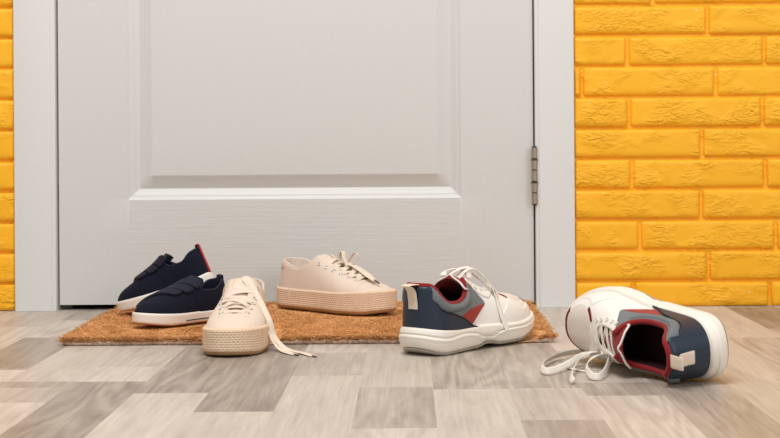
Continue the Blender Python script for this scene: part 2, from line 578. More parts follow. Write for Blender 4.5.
# ------------------------------------------------------------------ navy strap sneakers
def make_navy(root, vis):
    """vis: +1 when the shoe's left side carries the strap ends, -1 for the right"""
    L = .169
    la = Last(L, [(0,.0235),(.2,.0240),(.4,.0240),(.55,.0275),(.7,.0300),(.85,.0290),(1,.026)],
                 [(0,.0235),(.2,.0240),(.4,.0240),(.55,.0275),(.7,.0300),(.85,.0290),(1,.026)],
              [(0,.105),(.26,.100),(.36,.079),(.43,.0675),(.55,.0575),(.7,.0490),(.85,.0410),(1,.037)],
              [(0,.014),(.7,.014),(1,.016)], [(0,0),(.4,.001*vis),(.75,-.001*vis),(1,-.003*vis)],
              p=.9, q=1.0, heel=.16, toe=.34, te=2.3, htoe=.2, hte=2.4, lean=.10)
    collar = pchip([(0,.064),(.07,.0615),(.2,.0500),(.31,.0500),(.39,.059),(.45,.085),(.52,.2),(1,.3)])
    base = lambda x, y, z, t, h: collar(t)-z
    up, loops = patch('upper', la, base, M_NAVY, root, 0, .0012, ret_loop=True)
    lp = top_loop(loops)
    patch('lining', la, base, M_NAVYLIN, root, -.0035, .0008)
    binding('collar_binding', lp, -.0012, .0024, M_NAVYSTRAP, root)
    insole('insole', la, M_NAVYLIN, root, lambda t: .0175)
    # side seam that runs from the vamp to the sole
    seam = lambda x, y, z, t, h: np.minimum(np.minimum((.40+ (z-.02)*2.2) - t, collar(t)-.004-z), 1)
    patch('quarter', la, seam, M_NAVY, root, .0010, .0010, pillow=.0015)
    # straps
    for t0, hl in ((.490, .0330), (.600, .0310), (.708, .0270)):
        def fs(x, y, z, t, h, t0=t0, hl=hl):
            a = (h-PI/2)*vis
            tc = t0 - .15*a
            return rbox(L*(t-tc), .032*(a+.20), .0090, hl, .0045)
        s = patch('strap', la, fs, M_NAVYSTRAP, root, .0022, .0036, pillow=.0014, tr=(.2, .9), nh=120)
    # tongue
    spine = [(L*.54, 0, .0585), (L*.45, 0, .0645), (L*.40, 0, .0685), (L*.36, 0, .0720)]
    tongue('tongue', spine, lambda s: .017+.004*s, lambda s: .008, .005, M_NAVYSTRAP, root)
    # rubber
    zt = pchip([(0,.0215),(.15,.0190),(.55,.0185),(.8,.0205),(1,.0235)])
    zb = pchip([(0,.0005),(.1,0),(.72,0),(1,.0055)])
    prof = lambda t, f, s: .0030 - .0016*np.maximum(0, (f-.8)/.2)**2 - .0012*np.maximum(0, (.15-f)/.15)**2
    sole('rubber_sole', la, M_RUBBER, root, lambda t: zb(t)+.0022, zt, prof, 14)
    sole('outsole', la, M_TAN, root, zb, lambda t: zb(t)+.0024, lambda t, f, s: .0016-.002*(1-f)**2+0*t, 4)
    P, Nn, T, n = outline(la, 90)
    m = len(P)
    k = [i for i in range(m) if T[i] < .60]
    right = [i for i in k if i <= 90]; left = [i for i in k if i > 90]
    order = left + right           # left side from the ball back to the heel, then the right side
    Q = []; U = []
    for i in order:
        z = float(zb(T[i])) + .0068
        Q.append((P[i][0]+Nn[i][0]*.0031, P[i][1]+Nn[i][1]*.0031, z)); U.append((Nn[i][0], Nn[i][1], 0))
    V, F = sweep(np.array(Q), np.array(U), .0017, .0007)
    new_mesh('sole_stripe', V, F, M_STRIPE, root)
    # tape up the back with a red stripe
    zs = np.linspace(.019, .0660, 12)
    P = []
    for z in zs:
        h = float(la.theta_of_z(np.array(0.0), z, -1)); p = la.S(np.array([0.0]), np.array([h]))[0]; P.append(p + np.array([-.0018, 0, 0]))
    P = [np.array(p) for p in P]
    P += [P[-1]+np.array([.0005, 0, .004]), P[-1]+np.array([.0036, 0, .0048]), P[-1]+np.array([.0050, 0, .001]), P[-1]+np.array([.0050, 0, -.006])]
    C = catmull(P, 4)
    ups = np.zeros_like(C); T_ = np.gradient(C, axis=0); ups[:, 0] = -T_[:, 2]; ups[:, 2] = T_[:, 0]
    V, F = sweep(C, ups, .0125, .0014)
    tab = new_mesh('heel_tape', V, F, M_NAVYSTRAP, root)
    nn = 4*13
    V, F = sweep((C + unit(ups)*.0008)[:nn], ups[:nn], .0062, .0010)
    st = new_mesh('red_stripe', V, F, M_RED, tab)
    st['label'] = 'bright red stripe up the back'
    return la

# ------------------------------------------------------------------ cream platform sneakers
def make_cream(root, m):
    L = .236
    la = Last(L, [(0,.0300),(.2,.0300),(.4,.0310),(.55,.0360),(.7,.0405),(.85,.0395),(1,.036)],
                 [(0,.0300),(.2,.0300),(.4,.0310),(.55,.0360),(.7,.0405),(.85,.0395),(1,.036)],
              [(0,.150),(.28,.140),(.37,.110),(.42,.0970),(.47,.0885),(.53,.0800),(.60,.0720),(.68,.0635),(.75,.0570),(.82,.0525),(.90,.0490),(1,.047)],
              [(0,.032),(1,.032)], [(0,0),(.4,.002*m),(.75,-.001*m),(1,-.005*m)],
              p=.85, q=1.0, heel=.15, toe=.32, te=2.5, htoe=.20, hte=2.4, lean=.14)
    collar = pchip([(0,.0830),(.07,.0810),(.16,.0745),(.25,.0705),(.33,.0760),(.38,.0845),(.415,.0945),(.445,.115),(.5,.3),(1,.3)])
    g = lambda t: np.where(t < .80, .0135*np.sqrt(np.clip(1-np.clip((t-.40)/.40, 0, 1)**5, 0, 1)), -(t-.80)*L)
    def thr(x, y, z, t, h): return np.where(t > .3, np.abs(y-la.cy(t))-g(t), 1.0)
    base = lambda x, y, z, t, h: np.minimum(collar(t)-z, thr(x, y, z, t, h))
    up, loops = patch('upper', la, base, M_CREAM, root, 0, .0013, nt=170, nh=130, ret_loop=True)
    lp = top_loop(loops)
    patch('lining', la, base, M_CREAMIN, root, -.0032, .0008, nt=130)
    binding('topline_binding', lp, .0, .0016, M_CREAM, root, 200)
    insole('insole', la, M_CREAMIN, root, lambda t: .036)
    # quarters lie over the vamp, stitched edge
    def quarter(x, y, z, t, h):
        return np.minimum(np.minimum(base(x, y, z, t, h)-.0012, (.83 + (z-.050)*(-.9) - t)*L), z-.030)
    patch('quarter', la, quarter, M_CREAM, root, .0012, .0011, pillow=.0010, nt=170, nh=130)
    # heel patch
    def hp(x, y, z, t, h):
        return np.minimum(np.minimum(collar(t)-.001-z, (z-(.064+.05*t))), (.10-t)*L)
    patch('heel_patch', la, hp, M_CREAM, root, .0022, .0013, pillow=.001, nt=170, nh=130)
    spine = [(L*.82, float(la.cy(.82)), .0490), (L*.72, 0, .0575), (L*.62, 0, .0675), (L*.54, 0, .0755), (L*.47, 0, .0840), (L*.42, 0, .0895), (L*.385, 0, .0920)]
    tongue('tongue', spine, lambda s: .017+.007*s, lambda s: .006+.003*s, .0045, M_CREAM, root)
    # sole
    zt = pchip([(0,.0375),(.2,.0350),(.6,.0355),(.85,.0385),(1,.0410)])
    zb = pchip([(0,.001),(.08,0),(.86,0),(1,.0040)])
    prof = lambda t, f, s: .0058 + .0025*np.clip(1-t/.12, 0, 1)**.7 + .0003*np.sqrt(np.abs(np.sin(PI*f*9.5))) - .0035*np.maximum(0, (f-.9)/.1)**2 - .0020*np.maximum(0, (.12-f)/.12)**2
    sole('jute_sole', la, M_JUTE, root, lambda t: zb(t)+.0042, zt, prof, 61, 110)
    sole('outsole', la, M_SOLEB, root, zb, lambda t: zb(t)+.0044, lambda t, f, s: .0046+.0025*np.clip(1-t/.12, 0, 1)**.7-.003*(1-f)**2, 5)
    # jute seam by the heel
    for s in (-1, 1):
        t0 = np.array(.19)
        x, y = la.plan(t0, s)
        V, F = sweep(catmull([(float(x), float(y)+s*.0066, .006), (float(x)+.0005, float(y)+s*.0070, .02), (float(x), float(y)+s*.0060, .0345)], 6), np.array([0, s, 0.0]), .0022, .0016)
        new_mesh('sole_seam', V, F, M_JUTE, root)
    ts = [.447, .514, .581, .648, .715, .780]
    ep = eyelet_points(la, ts, lambda t: .0135 - .004*np.clip((t-.65)/.13, 0, 1), .0085)
    for pr in ep:
        for p, nn in pr: eyelet('eyelet', p + nn*.0012, nn, .0027, .0010, M_EYE, root)
    return la, ep

# ------------------------------------------------------------------ white, navy and red running sneakers
def make_runner(root, m, L=.251):
    la = Last(L, [(0,.0330),(.2,.0330),(.4,.0340),(.55,.0400),(.7,.0445),(.85,.0430),(1,.039)],
                 [(0,.0330),(.2,.0330),(.4,.0340),(.55,.0400),(.7,.0445),(.85,.0430),(1,.039)],
              [(0,.175),(.25,.155),(.32,.125),(.37,.1080),(.43,.0975),(.49,.0890),(.56,.0810),(.65,.0735),(.75,.0680),(.85,.0640),(1,.057)],
              [(0,.034),(.3,.030),(.6,.026),(.8,.026),(1,.032)], [(0,0),(.4,.002*m),(.75,-.001*m),(1,-.006*m)],
              p=[(0,.85),(.5,.8),(.75,.7),(1,.7)], q=1.0, heel=.14, toe=.36, te=2.4, htoe=.22, hte=2.3, lean=.05)
    collar = pchip([(0,.0990),(.030,.0985),(.055,.0930),(.090,.0820),(.13,.0740),(.18,.0700),(.24,.0695),(.30,.0735),(.34,.0815),(.367,.0925),(.385,.108),(.42,.16),(.5,.3),(1,.3)])
    g = lambda t: np.where(t < .60, .0150*np.sqrt(np.clip(1-np.clip((t-.36)/.24, 0, 1)**5, 0, 1)), -(t-.60)*L)
    def thr(x, y, z, t, h): return np.where(t > .3, np.abs(y-la.cy(t))-g(t), 1.0)
    base = lambda x, y, z, t, h: np.minimum(collar(t)-z, thr(x, y, z, t, h))
    K = dict(nt=180, nh=140)
    up, loops = patch('upper', la, base, M_WLEATHER, root, 0, .0012, ret_loop=True, **K)
    up['label'] = 'white leather front'
    lp = top_loop(loops)
    patch('lining', la, base, M_DARKLIN, root, -.0055, .0010, nt=130)
    # red padded edge round the ankle opening
    P = lp[0] + lp[1]*(-.0016)
    Q = smooth_loop(resample(P, 220), 3)
    keep = Q[:, 0] < L*.385
    i0 = next(i for i in range(220) if keep[i] and not keep[i-1])
    seq = []
    i = i0
    while keep[i % 220] and len(seq) < 220: seq.append(Q[i % 220]); i += 1
    V, F = tube(np.array(seq), .0036, 10)
    o = new_mesh('collar_binding', V, F, M_BIND, root, True, 0); o['label'] = 'dark red collar edge'
    insole('insole', la, M_DARKLIN, root, lambda t: .040)
    zn = pchip([(0,.2),(.032,.2),(.042,.0900),(.055,.0760),(.080,.0660),(.12,.0610),(.19,.0560),(.28,.0470),(.35,.0360),(.42,.030),(.5,.015),(1,.015)])
    zg = pchip([(0,.035),(.20,.042),(.27,.0520),(.36,.0590),(.46,.0615),(.52,.0620),(1,.064)])
    # grey ankle panel with padded rim
    fr = lambda z: .425 + (z-.083)*(-3.4)
    def grey(x, y, z, t, h):
        a = (fr(z)-t)*L*.8; b = z-zg(t)+.004; rr_ = .010
        c = np.where((a < rr_) & (b < rr_), rr_-np.hypot(np.maximum(rr_-a, 0), np.maximum(rr_-b, 0)), np.minimum(a, b))
        return np.minimum.reduce([collar(t)-z, c, (t-.03)*L, thr(x, y, z, t, h)-.003])
    for hr in ((0, PI/2), (PI/2, PI)):
        o = patch('ankle_panel', la, grey, M_GREY, root, .0012, .0014, pillow=.0015, nt=180, nh=80, hr=hr); o['label'] = 'grey fabric ankle panel'
    zr = pchip([(0,.09),(.045,.0760),(.085,.0640),(.14,.0590),(.20,.0580),(.27,.0590),(.32,.0630),(.36,.0700),(.40,.085),(.43,.12),(1,.13)])
    def rim(x, y, z, t, h):
        return np.minimum.reduce([collar(t)-.002-z, z-zr(t), (t-.035)*L, (.352-t)*L])
    for hr in ((0, PI/2), (PI/2, PI)):
        o = patch('collar_padding', la, rim, M_GREYL, root, .0020, .0048, pillow=.008, nt=180, nh=80, hr=hr); o['label'] = 'smooth grey padding under the collar'
    # red side wedge
    def red(x, y, z, t, h):
        return np.minimum.reduce([zg(t)-z, z-(zn(t)-.006), (.490+(z-.0615)*5.2-t)*L*.3, (t-.20)*L])
    for hr in ((0, PI/2), (PI/2, PI)):
        o = patch('side_panel', la, red, M_SIDER, root, .0016, .0014, pillow=.001, nt=180, nh=80, hr=hr); o['label'] = 'brick red suede wedge'
    # navy heel counter
    def navy(x, y, z, t, h):
        return np.minimum.reduce([collar(t)-.0015-z, zn(t)-z])
    cnt = patch('heel_counter', la, navy, M_NAVYL, root, .0022, .0024, pillow=.002, edge_mat=M_NAVYEDGE, **K); cnt['label'] = 'navy leather heel'
    def navy2(x, y, z, t, h):
        a = np.minimum(zn(t)-z, .2); return np.minimum.reduce([a-.0002, .0036-a, collar(t)-.002-z, .05+0*z])
    for hr in ((0, PI/2), (PI/2, PI)): patch('counter_edge', la, navy2, M_NAVYEDGE, cnt, .0042, .0010, pillow=.0012, nt=180, nh=80, hr=hr)
    # toe: pale mesh window, white mudguard, maroon trim between them
    rr = lambda y, t: np.sqrt(((t-.785)/.138)**2 + ((y-la.cy(t))/.0315)**2)
    def mesh(x, y, z, t, h): return np.minimum((1-rr(y, t))*.034, (t-.665)*L)
    o = patch('toe_mesh', la, mesh, M_MESH, root, .0002, .0014, pillow=.004, tr=(.55, 1), **K); o['label'] = 'pale mesh toe window'
    def mar(x, y, z, t, h):
        r = rr(y, t)
        return np.minimum.reduce([(r-.97)*.034, (1.25-.10*(y < la.cy(t))-r)*.034, (t-(.83-.10*np.clip((y-la.cy(t))/.03, -1, 1)))*L])
    o = patch('toe_trim', la, mar, M_MAROON, root, .0012, .0010, tr=(.55, 1), **K); o['label'] = 'maroon line round the toe window'
    def mar2(x, y, z, t, h):
        r = rr(y, t); return np.minimum.reduce([(r-.97)*.034, (1.08-r)*.034, (.715-t)*L, (t-.63)*L, -.014-(y-la.cy(t))])
    patch('toe_trim', la, mar2, M_MAROON, root, .0012, .0009, tr=(.55, 1), **K)
    def mud(x, y, z, t, h):
        r = rr(y, t); return np.minimum.reduce([(r-1.16)*.034, (t-(.62+.5*np.clip(z-.045, 0, .1)/.1))*L])
    patch('mudguard', la, mud, M_WLEATHER, root, .0012, .0012, pillow=.0015, tr=(.5, 1), **K)
    # eyestay
    def eye(x, y, z, t, h):
        d = np.abs(y-la.cy(t))-g(t)
        return np.minimum.reduce([d-.0003, .0060+.0105*np.clip((t-.385)/.15, 0, 1)-d, (t-.385)*L, (.675-t)*L, collar(t)-.003-z])
    est = patch('eyestay', la, eye, M_WLEATHER, root, .0014, .0016, pillow=.0015, tr=(.3, .8), **K)
    # tongue
    spine = [(L*.63, float(la.cy(.63)), .0700), (L*.54, 0, .0775), (L*.46, 0, .0860), (L*.40, 0, .0935), (L*.36, 0, .0990), (L*.325, 0, .1030)]
    tg, rm = tongue('tongue', spine, lambda s: .018+.011*s, lambda s: .005+.012*s, .0060, M_BIND, root)
    tg['label'] = 'dark red tongue'
    V, F = tube(resample(rm, 90, False)[20:70] if False else resample(rm, 90, False), .0014, 6)
    o = new_mesh('tongue_edge', V, F, M_WLEATHER, tg); o['label'] = 'white edging'
    # midsole
    zt = pchip([(0,.0425),(.08,.0390),(.25,.0345),(.42,.0340),(.60,.0315),(.75,.0300),(.9,.0330),(1,.0380)])
    zb = pchip([(0,.0090),(.06,.0020),(.12,0),(.40,0),(.43,.0012),(.47,.0040),(.52,.0036),(.56,.0006),(.6,0),(.74,0),(.88,.006),(1,.0180)])
    gv = pchip([(0,.66),(.1,.62),(.25,.74),(.36,.66),(.44,.42),(.5,.30),(.56,.60),(.68,.74),(.85,.70),(1,.68)])
    def prof(t, f, s):
        o = .0050 + .0030*np.sin(PI*np.clip(f*.9+.05, 0, 1))*np.where(t < .4, 1, .7)
        o = o + .0030*np.clip(1-t/.10, 0, 1)*np.sin(PI*np.clip(f, 0, 1))**.7
        o = o - .0018*np.exp(-((f-gv(t))/.035)**2) + .0008*np.exp(-((f-gv(t)+.11)/.07)**2)
        o = o - .0065*np.clip((f-.86)/.14, 0, 1)**2 - .0040*np.clip((.16-f)/.16, 0, 1)**2
        o = o - .0030*np.exp(-((t-.47)/.04)**2)*np.clip(1-f*1.8, 0, 1)
        return o
    sole('midsole', la, M_MID, root, lambda t: zb(t)+.0028, zt, prof, 40, 120)
    sole('outsole', la, M_OUTS, root, zb, lambda t: zb(t)+.0032, lambda t, f, s: .0050-.004*(1-f)**2+0*t, 5)
    # webbing pull tab stitched to the heel
    h = float(la.theta_of_z(np.array(0.0), .09, -1))
    def hb(z): return la.S(np.array([0.0]), np.array([float(la.theta_of_z(np.array(0.0), z, -1))]))[0]
    pts = [hb(.0665)+np.array([-.0050, 0, 0]), hb(.0750)+np.array([-.0053, 0, 0]), hb(.0830)+np.array([-.0068, 0, 0]), hb(.0905)+np.array([-.0090, 0, .001]),
           hb(.0950)+np.array([-.0150, 0, .0025]), hb(.0975)+np.array([-.0215, 0, .0015])]
    pts2 = [pts[-1]+np.array([.0008, 0, .0018]), hb(.0975)+np.array([-.0130, 0, .0036]), hb(.0990)+np.array([-.0030, 0, .0015]), hb(.0975)+np.array([.0020, 0, -.001])]
    C = catmull(pts + pts2, 6)
    T_ = np.gradient(C, axis=0); ups = np.stack([-T_[:, 2], 0*T_[:, 0], T_[:, 0]], 1)
    V, F = sweep(C, ups, .0165, .0014)
    tab = new_mesh('pull_tab', V, F, M_TAB, root); tab['label'] = 'beige webbing pull tab'
    ts = [.395, .445, .497, .548, .593]
    ep = eyelet_points(la, ts, lambda t: .0140 - .004*np.clip((t-.5)/.1, 0, 1), .0075)
    for pr in ep:
        for p, nn in pr: eyelet('eyelet', p + nn*.0030, nn, .0024, .0008, M_WLACE, est)
    return la, ep

# ------------------------------------------------------------------ put the six shoes on the mat and floor
MAT_T = .013
A = thing('strap_sneaker', 'navy canvas strap sneaker lying flat on the doormat, three straps facing out', 'shoe', pose((-.3125, -.245, .0130), 226), 'pair of navy strap sneakers')
make_navy(A, 1)
B = thing('strap_sneaker', 'navy strap sneaker with raised heel, red stripe up its back, propped behind its partner', 'shoe', pose((-.3325, -.212, .0655), 170, -18.4), 'pair of navy strap sneakers')
make_navy(B, 1)

C_ = thing('platform_sneaker', 'cream canvas jute-soled sneaker facing the camera, half off the doormat with loose lace', 'shoe', pose((-.2590, -.374, .0068), -88.3, -1.65), 'pair of cream jute platform sneakers')
laC, epC = make_cream(C_, 1)
D_ = thing('platform_sneaker', 'cream canvas jute-soled sneaker on the doormat by the door, laces tied in a bow', 'shoe', pose((-.2240, -.066, .0135), -40), 'pair of cream jute platform sneakers')
laD, epD = make_cream(D_, -1)
E_ = thing('running_sneaker', 'upright white, navy and red running sneaker with its heel off the doormat edge', 'shoe', pose((.0030, -.602, -.0007), 51, 1.6), 'pair of white and navy running sneakers')
laE, epE = make_runner(E_, 1)
F_ = thing('running_sneaker', 'white, navy and red running sneaker tipped on its side on the bare floor', 'shoe', pose((.3925, -.8440, .0418), 122.5, 3.6, -94.5), 'pair of white and navy running sneakers')
laF, epF = make_runner(F_, -1, .276)
# ------------------------------------------------------------------ laces
def view_point(px, py, z):
    """the point at height z that the photograph shows at (px, py)"""
    v = (py-PPY)+(px-PPX)*ROLL; u = (px-PPX)-(py-PPY)*ROLL
    d = FPX*(CAM_H-z)/v
    return (u*d/FPX, d-CAM_D, z)

# cream sneaker by the door: laced up, tied in a bow, ends hanging over the toe
mb = MB(); criss(mb, epD, .0085, .0018, .0070)
Lc = .236
def LD(*p): return [np.array(q, float) for q in p]
# bow: a tall loop, a round loop, the knot and two ends
ribbon(mb, LD((.128,.002,.0800),(.126,.004,.0900),(.1300,.004,.0985),(.1360,.002,.0990),(.1420,-.002,.0900),(.1480,-.003,.0800),(.1500,-.003,.0750)), LD((-.6,0,.8),(-1,0,.3),(-.6,0,.8),(.5,0,.9),(.9,0,.4),(.9,0,.4),(.9,0,.4)), .0085, .0016)
ribbon(mb, LD((.138,.004,.0800),(.146,.008,.0880),(.151,.009,.0950),(.158,.008,.0985),(.1655,.006,.0960),(.166,.005,.0890),(.160,.002,.0810),(.150,0,.0765)), LD((-.5,0,.8),(-.8,.3,.5),(-.6,.3,.8),(0,.3,1),(.8,.3,.6),(.9,.3,-.2),(.6,.2,-.8),(.3,0,-1)), .0050, .0016)
ribbon(mb, LD((.130,-.007,.0760),(.134,-.006,.0815),(.141,-.001,.0835),(.146,.004,.0800),(.148,.006,.0755)), LD((-.6,-.3,.8),(-.3,-.3,1),(.2,0,1),(.6,.3,.8),(.8,.3,.5)), .0095, .0028)
Pa = ribbon(mb, LD((.146,0,.0800),(.160,0,.0780),(.178,-.002,.0710),(.197,-.004,.0625),(.214,-.005,.0555)), LD((.4,-.3,1),(.4,-.3,1),(.4,-.3,1),(.4,-.3,1),(.4,-.3,1)), .0090, .0016)
Pb = ribbon(mb, LD((.142,.003,.0790),(.160,.008,.0745),(.180,.007,.0670),(.200,.004,.0585)), LD((.4,-.5,.9),(.4,-.5,.9),(.4,-.5,.9),(.4,-.5,.9)), .0080, .0016)
o = mb.build('lace', M_LACE, D_, True, 50); o['label'] = 'flat cream lace tied in a bow'
for P in (Pa, Pb):
    mb = MB(); d = unit(P[-1]-P[-3]); cyl(mb, P[-1]-d*.002, P[-1]+d*.011, .0016); mb.build('aglet', M_AGLET, o)

# cream sneaker facing the camera: loose crossings, both ends thrown over the side onto the floor
mb = MB()
n = len(epC)
for i, (pr, ar) in enumerate(zip(epC, (.004, .007, .004, .008, .005, .004))):
    (a, na), (b, nb) = pr
    if i in (1, 2, 4, 5): bar(mb, a, b, na+nb, .0085, .0016, ar)
    if i in (0, 2, 3) and i+1 < n: bar(mb, a, epC[i+1][1][0], na+nb+np.array([.3, 0, .2]), .0075, .0016, ar+.004)
    if i in (1, 3) and i+1 < n: bar(mb, b, epC[i+1][0][0], na+nb+np.array([.3, 0, .2]), .0075, .0016, ar+.002)
def wl(*ps): return local_pts(C_, ps)
zup = lambda x, y, z: np.array([x, y, z], float)
fl1 = wl((-.2020, -.5420, .0200), (-.1930, -.5530, .0080), (-.1845, -.5620, .0028), (-.1760, -.5760, .0018), (-.1665, -.5900, .0014))
fl2 = wl((-.2005, -.5400, .0220), (-.1900, -.5510, .0100), (-.1800, -.5560, .0040), (-.1680, -.5660, .0022), (-.1550, -.5820, .0020), (-.1400, -.6070, .0014))
up_t = [zup(.3, .1, 1), zup(.6, .3, .8), zup(1, .5, .4), zup(1, .5, .2), zup(1, .5, .1)]
Pa = ribbon(mb, LD((.098,-.006,.0865),(.100,.006,.0930),(.112,.016,.0835),(.136,.0300,.0640),(.160,.0440,.0400)) + fl1, up_t + [zup(.8, .7, .3), zup(.6, .5, .7), zup(.2, .1, 1), zup(0, 0, 1), zup(0, 0, 1)], .0110, .0015)
Pb = ribbon(mb, LD((.092,-.002,.0900),(.095,.009,.0950),(.110,.0175,.0860),(.136,.0315,.0665),(.162,.0460,.0420)) + fl2, up_t + [zup(.8, .7, .3), zup(.6, .5, .7), zup(.2, .1, 1), zup(0, 0, 1), zup(0, 0, 1), zup(0, 0, 1)], .0090, .0015)
o = mb.build('lace', M_LACE, C_, True, 50); o['label'] = 'flat cream lace with both ends trailing on the floor'
for P in (Pa, Pb):
    mb = MB(); d = unit(P[-1]-P[-3]); cyl(mb, P[-1]-d*.002, P[-1]+d*.009, .0013); mb.build('aglet', M_AGLET, o)

# upright runner: laces drawn up and hanging over the near side
mb = MB(); criss(mb, epE, .0055, .0016, .0035)
ribbon(mb, LD((.098,.018,.1010),(.108,.010,.1085),(.122,.001,.1120),(.136,-.010,.1060),(.147,-.020,.0900),(.151,-.0300,.0720),(.149,-.0400,.0490),(.152,-.0500,.0200)), LD((-.3,0,1),(-.3,0,1),(.2,-.2,1),(.5,-.4,.8),(.6,-.6,.5),(.5,-.8,.4),(.1,-1,.3),(0,-1,0)), .0098, .0016)
ribbon(mb, LD((.108,.004,.0990),(.118,-.002,.1090),(.130,-.007,.1100),(.141,-.015,.0990),(.152,-.024,.0830),(.158,-.0300,.0715)), LD((-.5,0,1),(-.3,0,1),(.2,-.2,1),(.5,-.4,.8),(.6,-.6,.5),(.5,-.8,.5)), .0098, .0016)
ribbon(mb, LD((.114,.010,.1010),(.124,.003,.1060),(.136,0,.1020),(.150,-.006,.0900),(.160,-.016,.0800),(.156,-.0260,.0745)), LD((-.3,0,1),(0,0,1),(.4,-.2,.9),(.5,-.4,.8),(.2,-.6,.7),(0,-.7,.7)), .0088, .0016)
ribbon(mb, LD((.088,.016,.1030),(.096,.020,.1080),(.110,.014,.1110),(.121,.004,.1080),(.116,-.004,.1010)), LD((-.3,0,1),(0,.3,1),(.1,0,1),(.5,-.2,.8),(.2,-.6,.7)), .0088, .0016)
ribbon(mb, LD((.118,-.008,.0980),(.122,-.003,.1100),(.124,.005,.1120),(.124,.010,.1020)), LD((-.2,-1,.3),(-.2,-.5,1),(0,.5,1),(0,1,.2)), .0090, .0022)
o = mb.build('lace', M_WLACE, E_, True, 50); o['label'] = 'off-white lace hanging over the side'

# runner on its side: laces spilled on the floor in two loops
mb = MB(); criss(mb, epF, .0055, .0016, .0030)
def vp(*ps): return local_pts(F_, [view_point(*p) for p in ps])
def wd(*ds): return local_dirs(F_, ds)
ribbon(mb, vp((608,351,.0250),(594,350.5,.0170),(577,351.5,.0110),(559,355,.0070),(546,361,.0062),(541.8,367,.0060),(546,371.0,.0060),(557,369.0,.0062),(570,363,.0085),(583,355.5,.0140),(602,351.5,.0230)),
       wd((0,.8,.6),(0,.8,.6),(-.1,.8,.6),(-.3,.8,.6),(-.8,.5,.5),(-1,-.2,.4),(-.3,-1,.3),(.3,-1,.3),(.4,-1,.5),(.3,-1,.6),(.2,-1,.6)), .0092, .0015)
Pb = ribbon(mb, vp((606,351.5,.0260),(590,352.5,.0200),(579,360,.0130),(573.5,369,.0075),(571,377,.0052),(573,381,.0044)),
       wd((0,.3,1),(-.5,-.2,1),(-1,-.3,.6),(-1,-.2,.4),(-.9,-.2,.4),(-.7,-.4,.6)), .0085, .0015)
ribbon(mb, vp((609,353,.0260),(598,355.5,.0240),(589,361,.0150),(586.5,368.5,.0075),(591.5,375.5,.0060),(600,376,.0060),(606,370,.0085),(609,361,.0170),(611,354,.0250)),
       wd((0,.2,1),(-.5,.2,.9),(-1,.1,.5),(-1,-.2,.3),(-.4,-1,.3),(.5,-1,.3),(1,-.4,.3),(1,-.2,.4),(1,-.2,.4)), .0092, .0015)
Pd = ribbon(mb, vp((612,356,.0200),(604,370,.0040),(590,371.5,.0016),(576,369.5,.0016),(564,366,.0024)), wd((0,0,1),(0,0,1),(0,0,1),(0,0,1),(0,0,1)), .0075, .0014)
ribbon(mb, vp((603,354,.0240),(606,349.5,.0290),(611,351,.0290),(612,357,.0220)), wd((-1,-.3,.4),(-.3,-.5,1),(.5,-.5,1),(1,-.3,.2)), .0095, .0026)
o = mb.build('lace', M_WLACE, F_, True, 50); o['label'] = 'off-white lace spilled on the floor in loops'
for P, c in ((Pd, M_MID), (Pb, M_WLACE)):
    mb = MB(); d = unit(P[-1]-P[-3]); cyl(mb, P[-1]-d*.002, P[-1]+d*(.012 if c is M_MID else .002), .0014); mb.build('aglet', c, o)
# ------------------------------------------------------------------ the setting
M_DOOR_V = None
def door_mat(name, axis):
    t = NT(name); b = t.b
    b.inputs['Base Color'].default_value = DOORCOL
    b.inputs['Roughness'].default_value = .42; b.inputs['Specular IOR Level'].default_value = .4
    tc = t.node('ShaderNodeTexCoord'); mp = t.node('ShaderNodeMapping')
    mp.inputs['Scale'].default_value = (7, 40, 190) if axis == 'h' else (190, 40, 7)
    nz = t.node('ShaderNodeTexNoise'); nz.inputs['Scale'].default_value = 1; nz.inputs['Detail'].default_value = 5; nz.inputs['Roughness'].default_value = .6
    bp = t.node('ShaderNodeBump'); bp.inputs['Distance'].default_value = .0009; bp.inputs['Strength'].default_value = .6
    t.link(tc.outputs['Object'], mp.inputs['Vector']); t.link(mp.outputs[0], nz.inputs['Vector'])
    t.link(nz.outputs['Fac'], bp.inputs['Height']); t.link(bp.outputs['Normal'], b.inputs['Normal'])
    return t.m
DOORCOL = srgb(212, 212, 209)
M_DH = door_mat('door_paint_rail', 'h'); M_DV = door_mat('door_paint_stile', 'v')
M_TRIM = mat('trim_paint', srgb(222, 222, 220), .4, .01, 30, ('noise', 90, .0002), .4)
M_DARK = mat('painted_gap_shade', srgb(120, 112, 104), .9, .05, 10)  # dark tone puts the shade behind the door into the colour
M_JAMBEDGE = mat('jamb_paint', srgb(200, 185, 175), .6, .03, 30)

# --- door leaf: one relief surface, raised panels in moulded frames
DX0, DX1, DZ0, DZ1 = -.6400, .2195, .0095, 2.02
def relief_axis(lo, hi, bands):
    s = {lo, hi}
    for a, b in bands:
        for k in (0, .001, .0035, .006, .0070, .008, .0115, .015, .017, .0185, .0195, .0205, .0215, .030, .0425, .0440, .0455):
            s.add(a+k); s.add(b-k)
    v = sorted(s); out = []
    for a, b in zip(v, v[1:]):
        k = max(1, int((b-a)/.05)); out += list(np.linspace(a, b, k, endpoint=False))
    return np.array(out + [v[-1]])
PAN = [(-.5155, .0890, .1985, .8800), (-.5155, .0890, 1.02, 1.90)]
depth = pchip([(-.01,0),(0,0),(.001,.0007),(.006,.0042),(.008,.0046),(.015,.0098),(.0170,.0104),(.0195,.0120),(.0205,.0121),(.0215,.0117),(.0425,.0030),(.0440,.0023),(.0455,.0022),(.2,.0022)])
gx = relief_axis(DX0, DX1, [PAN[0][:2]])
gz = relief_axis(DZ0, DZ1, [PAN[0][2:], PAN[1][2:]])
V = []; F = []; MI = []
for z in gz:
    for x in gx:
        d = 0
        for a, b, c, e in PAN:
            dd = min(x-a, b-x, z-c, e-z)
            if dd > 0: d = float(depth(dd))
        V.append((x, d, z))
nx, nz_ = len(gx), len(gz)
